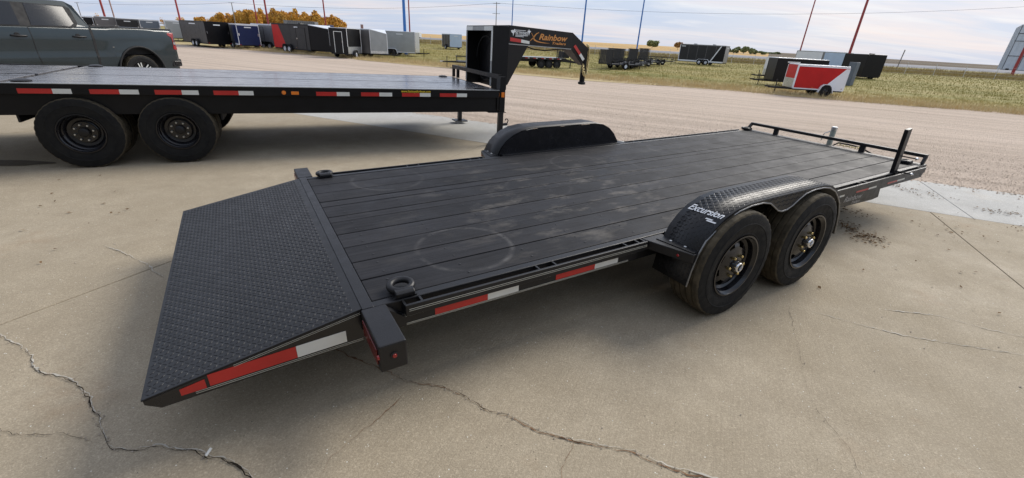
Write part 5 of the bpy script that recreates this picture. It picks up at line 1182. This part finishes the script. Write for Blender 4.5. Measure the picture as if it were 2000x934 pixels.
def triple_axle_trailer():
    root = thing('deckover_trailer', 'pale decked triple axle trailer in the grass below the gooseneck arm', 'trailer', (-1.9, 43.4, -.7), math.radians(20))
    b = MB()
    for k in range(8): b = MB(); b.box(0, 6.0, -1.2 + k * .3 + .004, -1.2 + (k + 1) * .3 - .004, .90, .95); b.build('plank', 'tape_grey', root)
    for sgn in (-1, 1):
        b = MB(); b.box(0, 6.0, *sorted((sgn * 1.2, sgn * 1.25)), .78, .952); b.build('side_rail', 'black_powder', root)
        b = MB(); b.box(.3, 5.8, *sorted((sgn * .5, sgn * .6)), .55, .78); b.build('main_beam', 'black_powder', root)
        for k in range(7): b = MB(); b.box(.3 + k * .8, .55 + k * .8, *sorted((sgn * 1.2505, sgn * 1.254)), .84, .90); b.build('red_tape', 'tape_red', root); b = MB(); b.box(.56 + k * .8, .72 + k * .8, *sorted((sgn * 1.2505, sgn * 1.254)), .84, .90); b.build('white_tape', 'tape_white', root)
        for x in (3.55, 4.35, 5.15): small_wheel(root, x, sgn * 1.22, .38, sgn, 'dark_steel')
    for k in range(4): b = MB(); b.box(5.2 + k * .16, 5.26 + k * .16, -.9, -.8, .953, 1.65); b.build('ramp_upright', 'black_powder', root)
    b = MB(); b.prism([(6.0, .6), (7.6, .5), (7.7, .62), (6.0, .95)], 'y', -.3, .3); b.build('tongue', 'black_powder', root)
    b = MB(); b.box(5.95, 6.6, -.7, .5, .96, 1.5); b.build('tool_rack', 'black_matte', root, bevel=.05)
    b = MB(); b.tube([(7.1, 0, 0), (7.1, 0, .9)], .05, 10); b.build('jack', 'dark_steel', root)
triple_axle_trailer()

def cabinet():
    b = MB(); b.box(-.30, .30, -.28, .28, 0, 1.95); root = b.build('metal_cabinet', 'skin_slate', None, bevel=.012); root.location = (28.9, 41.2, -.66); root.rotation_euler = (0, 0, .5)
    tag(root, 'tall slate grey metal cabinet standing behind the red and white trailer', 'cabinet')
    b = MB(); b.box(-.27, .27, -.295, -.281, .04, 1.91); d = b.build('door', 'skin_slate', root, bevel=.004)
    b = MB(); b.box(.18, .21, -.315, -.296, .95, 1.12); b.build('handle', 'chrome', d)
cabinet()

def container():
    root = thing('slatted_stock_rack', 'grey slatted rack standing tall behind the red tailed trailer', 'rack', (-47.6, 95, -.3), math.radians(-3))
    for z in (.4, 2.2, 3.15): b = MB(); b.box(0, 6.4, -.05, .05, z, z + .1); b.build('rail', 'skin_grey', root)
    for k in range(17): b = MB(); b.box(.1 + k * .385, .30 + k * .385, -.03, .03, .5, 3.14); b.build('slat', 'skin_grey', root)
    b = MB(); b.box(0, 6.4, 1.4, 1.5, .4, 3.2); b.build('far_side', 'skin_pewter', root)
    for x in (.0, 6.3): b = MB(); b.box(x, x + .1, .051, 1.399, 0, 3.2); b.build('end_frame', 'skin_grey', root)
    root = thing('parked_lorry', 'dark blue lorry cab behind the wedge nosed trailer', 'lorry', (-38.5, 96, -.3), math.radians(176))
    b = MB(); b.prism([(0, .7), (2.2, .7), (2.2, 1.7), (1.6, 2.7), (0, 2.8)], 'y', -1.1, 1.1); b.build('cab', 'skin_navy', root, bevel=.08)
    b = MB(); b.prism([(1.62, 2.6), (2.16, 1.75), (2.2, 1.75), (1.66, 2.6)], 'y', -.95, .95); b.build('windscreen', 'truck_glass', root)
    b = MB(); b.box(-3.2, -.1, -1.1, 1.1, .9, 1.15); b.build('bed', 'dark_steel', root)
    for x in (1.3, -2.2):
        for s in (-1, 1): small_wheel(root, x, s * 1.15, .48, s, 'rim_bright')
container()

# ------------------------------------------------------------------ poles, wires, fence
plain('pole_red', (.30, .035, .035), .45, var=.15, scale=2)
plain('pole_blue', (.035, .17, .50), .4, var=.12, scale=2)
plain('pole_faded', (.36, .22, .20), .6, var=.15, scale=2)
plain('wood_grey', (.22, .20, .18), .85, var=.25, scale=2)
plain('wire', (.12, .12, .13), .6)
def flag_pole(label, x, y, mat, r=.14, hgt=14):
    z = gxy(x, y); root = thing('light_pole', label, 'pole', (x, y, z), 0, 'tall painted steel poles')
    b = MB(); b.tube([(0, 0, 0), (0, 0, hgt)], r, 14, r1=r * .62); b.build('shaft', mat, root, 50)
    b = MB(); b.box(-r * 2.2, r * 2.2, -r * 2.2, r * 2.2, 0, .06); b.build('base_plate', 'dark_steel', root)
    b = MB(); b.lathe([(.02, hgt), (r * .8, hgt + .04), (r * .7, hgt + .16), (0, hgt + .22)], 12, axis='z'); b.build('finial', mat, root)
for lab, x, y, m, r in (
    ('red pole rising just right of the pickup cab', -70.14, 80, 'pole_red', .17), ('thin faded red pole, second to the right of the pickup cab', -94.29, 110, 'pole_faded', .15),
    ('red pole above the charcoal trailer at the left of the row', -45.99, 64, 'pole_red', .12), ('thin red pole in front of the yellow trees above the grey trailer', -52.83, 95, 'pole_red', .13),
    ('red pole left of the red tailed trailer', -35.21, 66, 'pole_red', .13), ('red pole at the right end of the yellow trees', -33.83, 82, 'pole_red', .13),
    ('bright blue pole standing in front of the silver grey trailer', -14.05, 56.86, 'pole_blue', .19), ('thin red pole just right of the bright blue one', -26.05, 110, 'pole_red', .17),
    ('thin blue pole rising above the gooseneck riser', -2.4, 100, 'pole_blue', .12), ('blue pole rising from the bend of the gooseneck', 8.68, 70, 'pole_blue', .13),
    ('blue pole behind the open utility trailers', 18.27, 76, 'pole_blue', .12), ('thin red pole left of the pale silver trailer', 46.38, 80, 'pole_red', .12),
    ('dark red pole behind the small red and white trailer', 39.61, 58, 'pole_red', .16), ('red pole at the far right in front of the metal building', 88.4, 85.4, 'pole_red', .24)):
    flag_pole(lab, x, y, m, r)
def power_pole(label, x, y, top, arms, rz=-.41):
    root = thing('power_pole', label, 'utility pole', (x, y, gxy(x, y)), rz, 'wooden power poles'); t = top - gxy(x, y)
    b = MB(); b.tube([(0, 0, 0), (0, 0, t)], .20, 10, r1=.13); b.build('post', 'wood_grey', root, 50)
    for dz in arms:
        b = MB(); b.box(-1.6, 1.6, -.12, .0, t - dz - .12, t - dz); c = b.build('crossarm', 'wood_grey', root)
        for q in (-1.5, -.7, .7, 1.5): b = MB(); b.lathe([(.05, t - dz + .001), (.07, t - dz + .08), (.03, t - dz + .2), (0, t - dz + .2)], 8, c=(q, -.06, 0), axis='z'); b.build('insulator', 'tape_grey', c)
power_pole('wooden power pole with one crossarm near the pickup cab', -194.7, 210, 7.1, (.1,))
power_pole('wooden power pole with one crossarm before the yellow trees', -114.52, 190, 9.5, (.1,))
power_pole('wooden power pole with double crossarms above the gooseneck riser', -10.84, 190, 14.6, (.5, 4.0))
def wire(label, pts):
    P = []
    for (a, c, sag) in pts:
        for k in range(16): u = k / 15; P.append((a[0] + (c[0] - a[0]) * u, a[1] + (c[1] - a[1]) * u, a[2] + (c[2] - a[2]) * u - sag * 4 * u * (1 - u)))
    b = MB(); b.tube(P, .04, 5); tag(b.build('overhead_wire', 'wire'), label, 'wire', 'overhead power wires')
wire('overhead wire sagging across the sky right of the double crossarm pole', [((-10.84, 190, 14.2), (232, 190, 27.5), 4.6)])
wire('overhead wire from the double crossarm pole to the yellow trees', [((-114.5, 190, 9.4), (-10.84, 190, 14.2), 1.9)])
wire('overhead wire left of the yellow trees', [((-194.7, 210, 7.0), (-114.5, 190, 9.4), .8)])

def fence():
    t = 93; root = thing('wire_fence', 'faint wire fence on thin steel posts along the field before the highway', 'fence', (*st(0, t), -.3), PAD_RZ)
    for k in range(-24, 40):
        x = k * 3.6; b = MB(); b.tube([(x, 0, 0), (x, 0, 1.75)], .035, 6); b.build('post', 'zinc', root)
    for z in (.15, .6, 1.1, 1.7): b = MB(); b.tube([(-87, 0, z), (141, 0, z)], .008, 4); b.build('strand', 'zinc', root)
fence()
def leaning_post():
    o = MB(); o.tube([(0, 0, 0), (.25, 0, 3.9)], .09, 8); o = o.build('marker_post', 'wood_grey', None, 50); o.location = (75.2, 95, -.3); tag(o, 'short leaning grey post near the fence at right', 'post')
    o = MB(); o.tube([(0, 0, 0), (0, 0, 3.0)], .07, 8); o.box(-.16, .16, -.05, .05, 2.6, 3.05); o = o.build('marker_post', 'pole_faded', None, 50); o.location = (-20.2, 60, -.63); tag(o, 'thin post sticking up behind the pewter trailer', 'post')
leaning_post()

def metal_building():
    root = thing('metal_building', 'tall ribbed metal building at the right edge beyond the highway', 'building', (201.5, 200, 0), math.radians(-42)); Wd, D, Hh = 40, 24, 17
    plain('cladding', (.60, .65, .68), .45, .1, var=.1, scale=.4)
    b = MB(); b.box(0, Wd, 0, D, -.5, Hh); b.build('wall', 'cladding', root)
    for k in range(28): b = MB(); b.box(k * 1.45 + .1, k * 1.45 + .24, -.16, -.002, .6, Hh); b.build('wall_rib', 'dark_steel' if k % 3 == 0 else 'cladding', root)
    for k in range(16): b = MB(); b.box(-.16, -.002, k * 1.5 + .1, k * 1.5 + .24, .6, Hh); b.build('wall_rib', 'cladding', root)
    for z in (5.6, 11.2, 14): b = MB(); b.box(-.05, Wd, -.22, -.161, z, z + .18); b.build('wall_girt', 'dark_steel', root)
    b = MB(); b.prism([(-.1, Hh), (Wd + .1, Hh), (Wd + .1, Hh + .3), (Wd / 2, Hh + 4.5), (-.1, Hh + .3)], 'y', -.18, D + .1); b.build('roof', 'cladding', root)
    b = MB(); b.box(1.2, 2.2, -.30, -.255, -.1, .9); b.build('door', 'black_matte', root)
    b = MB(); b.box(-.3, Wd, -.25, -.003, -.5, .55); b.build('plinth', 'tape_grey', root)
metal_building()

# ------------------------------------------------------------------ trees
def leaf_mat(name, a, b, c):
    n = NT(name); g = n.N('ShaderNodeNewGeometry'); oi = n.N('ShaderNodeObjectInfo'); v = n.coord('Object')
    f = n.noise(v, .9, 4, .6, .3, .7); k = n.mix(f, a, b); k = n.mix(n.math('MULTIPLY', oi.outputs['Random'], .5), k, c)
    n.base(k); n.rough(.7); n.spec(.2); n.b.inputs['Subsurface Weight'].default_value = 0
    M[name] = n.m
leaf_mat('leaf_gold', (.58, .29, .045), (.72, .40, .07), (.52, .31, .08))
leaf_mat('leaf_green', (.20, .25, .11), (.28, .32, .15), (.3, .31, .15))
leaf_mat('leaf_rust', (.36, .20, .07), (.42, .25, .10), (.2, .17, .06))
def crown_mesh(name, seed, rx, rz, n, size, mat, lobes=9, fill=1.0):
    g = np.random.default_rng(seed); c = g.normal(0, 1, (lobes, 3)); c /= np.linalg.norm(c, axis=1)[:, None]; c *= g.uniform(.25, .72, lobes)[:, None]; c[:, 2] *= .9
    lr = g.uniform(.28, .46, lobes); i = g.integers(0, lobes, n); d = g.normal(0, 1, (n, 3)); d /= np.linalg.norm(d, axis=1)[:, None]
    p = c[i] + d * (lr[i] * g.uniform(.45, 1.08, n) ** .6)[:, None]; p *= [rx, rx, rz]
    u = g.normal(0, 1, (n, 3)); u /= np.linalg.norm(u, axis=1)[:, None]; w = np.cross(u, g.normal(0, 1, (n, 3))); w /= np.linalg.norm(w, axis=1)[:, None]
    s = size * g.uniform(.6, 1.4, n)[:, None]; V = np.empty((n * 4, 3)); V[0::4] = p - u * s; V[1::4] = p - w * s * .6; V[2::4] = p + u * s; V[3::4] = p + w * s * .6
    return fastmesh(name, V, np.arange(n * 4).reshape(n, 4), mat)
def trunk_mesh(name, seed, h, r):
    g = random.Random(seed); b = MB(); b.tube([(0, 0, 0), (g.uniform(-.1, .1), 0, h * .5), (g.uniform(-.2, .2), g.uniform(-.2, .2), h)], r, 7, r1=r * .35)
    for k in range(5):
        a = g.uniform(0, 6.3); z = h * g.uniform(.35, .8); b.tube([(0, 0, z), (math.cos(a) * h * .12, math.sin(a) * h * .12, z + h * .12), (math.cos(a) * h * .2, math.sin(a) * h * .2, z + h * .3)], r * .4, 5, r1=r * .1)
    return b.mesh(name, 'wood_grey', 50)
KINDS = {}
for nm, mt, n, sz, k in (('gold', 'leaf_gold', 1500, .46, 4), ('thin', 'leaf_gold', 330, .30, 2), ('green', 'leaf_green', 1800, .52, 2), ('rust', 'leaf_rust', 1400, .50, 1)):
    KINDS[nm] = [(crown_mesh('crown', 40 + i * 7 + len(nm), 1, 1, n, sz * .36, mt, 11), trunk_mesh('trunk', i, 1, .035)) for i in range(k)]
def tree(label, kind, x, y, zg, h, w, group, i=0):
    root = thing('tree', label, 'tree', (x, y, zg), random.uniform(0, 6.3), group); cm, tm = KINDS[kind][i % len(KINDS[kind])]
    c = link('crown', cm, root, loc=(0, 0, h * .56)); c.scale = (w / 1.9, w / 1.9, h * .50); t = link('trunk', tm, root); t.scale = (h * .9, h * .9, h * .85)
r = random.Random(4)
for k in range(46):
    u = k / 45; x = -149 + 57 * u + r.uniform(-.7, .7); hh = float(np.interp(u, [0, .06, .3, .7, .93, 1], [5.6, 7.0, 8.2, 8.4, 8.2, 6.6])) * r.uniform(1.02, 1.16)
    tree('golden autumn poplar in the dense stand behind the trailers at left', 'gold', x, 226 + r.uniform(0, 16) + (k % 3) * 2.5, -.3, hh, r.uniform(5.0, 6.6), 'golden poplars in the far stand', k)
for lab, x, h, kd in (('bare golden tree just right of the pickup cab', -206, 3.6, 'thin'), ('small golden tree above the slate trailer', -174, 3.3, 'thin'), ('thin golden tree left of the larger ones over the charcoal trailer', -165, 4.6, 'thin'), ('golden tree over the charcoal trailer, left of the dense stand', -155.5, 6.0, 'gold'), ('low golden bush at the left foot of the dense stand', -150.5, 4.6, 'thin')):
    tree(lab, kd, x, 230, -.3, h, h * .9, 'single golden trees', int(h))
tree('round green tree on the horizon left of the charcoal and black trailer', 'green', 89.6, 330, 1.0, 5.9, 9.8, None)
tree('rust coloured tree on the horizon left of the charcoal and black trailer', 'rust', 107.5, 330, .8, 5.4, 6.2, None)
for k in range(9): tree('low green tree in the distant line right of the charcoal and black trailer', 'green', 141 + k * 3.1, 330 + r.uniform(-4, 6), .4, [5.2, 3.4, 3.6, 4.6, 5.9, 4.2, 4.6, 3.2, 2.6][k], r.uniform(4.0, 6.0), 'distant green trees', k)
for k in range(4): tree('very low green bush on the horizon left of the thin red pole', 'green', 205 + k * 6, 420, .0, 3.4, 9, 'distant green bushes', k)
def far_car():
    root = thing('passing_van', 'tiny white van on the highway beyond the silver grey trailer', 'van', (-41, 190.5, .38), math.radians(156))
    b = MB(); b.prism([(0, .35), (5.2, .35), (5.2, 1.0), (4.3, 1.25), (3.7, 2.1), (0, 2.2)], 'y', -.95, .95); b.build('body', 'skin_white', root, bevel=.06)
    for s in (-1, 1):
        b = MB(); b.prism([(2.6, 1.35), (3.95, 1.35), (3.55, 1.95), (2.6, 1.95)], 'y', *sorted((s * .951, s * .965))); b.build('window', 'truck_glass', root)
        for x in (1.0, 4.2): small_wheel(root, x, s * .96, .34, s, 'dark_steel')
far_car()
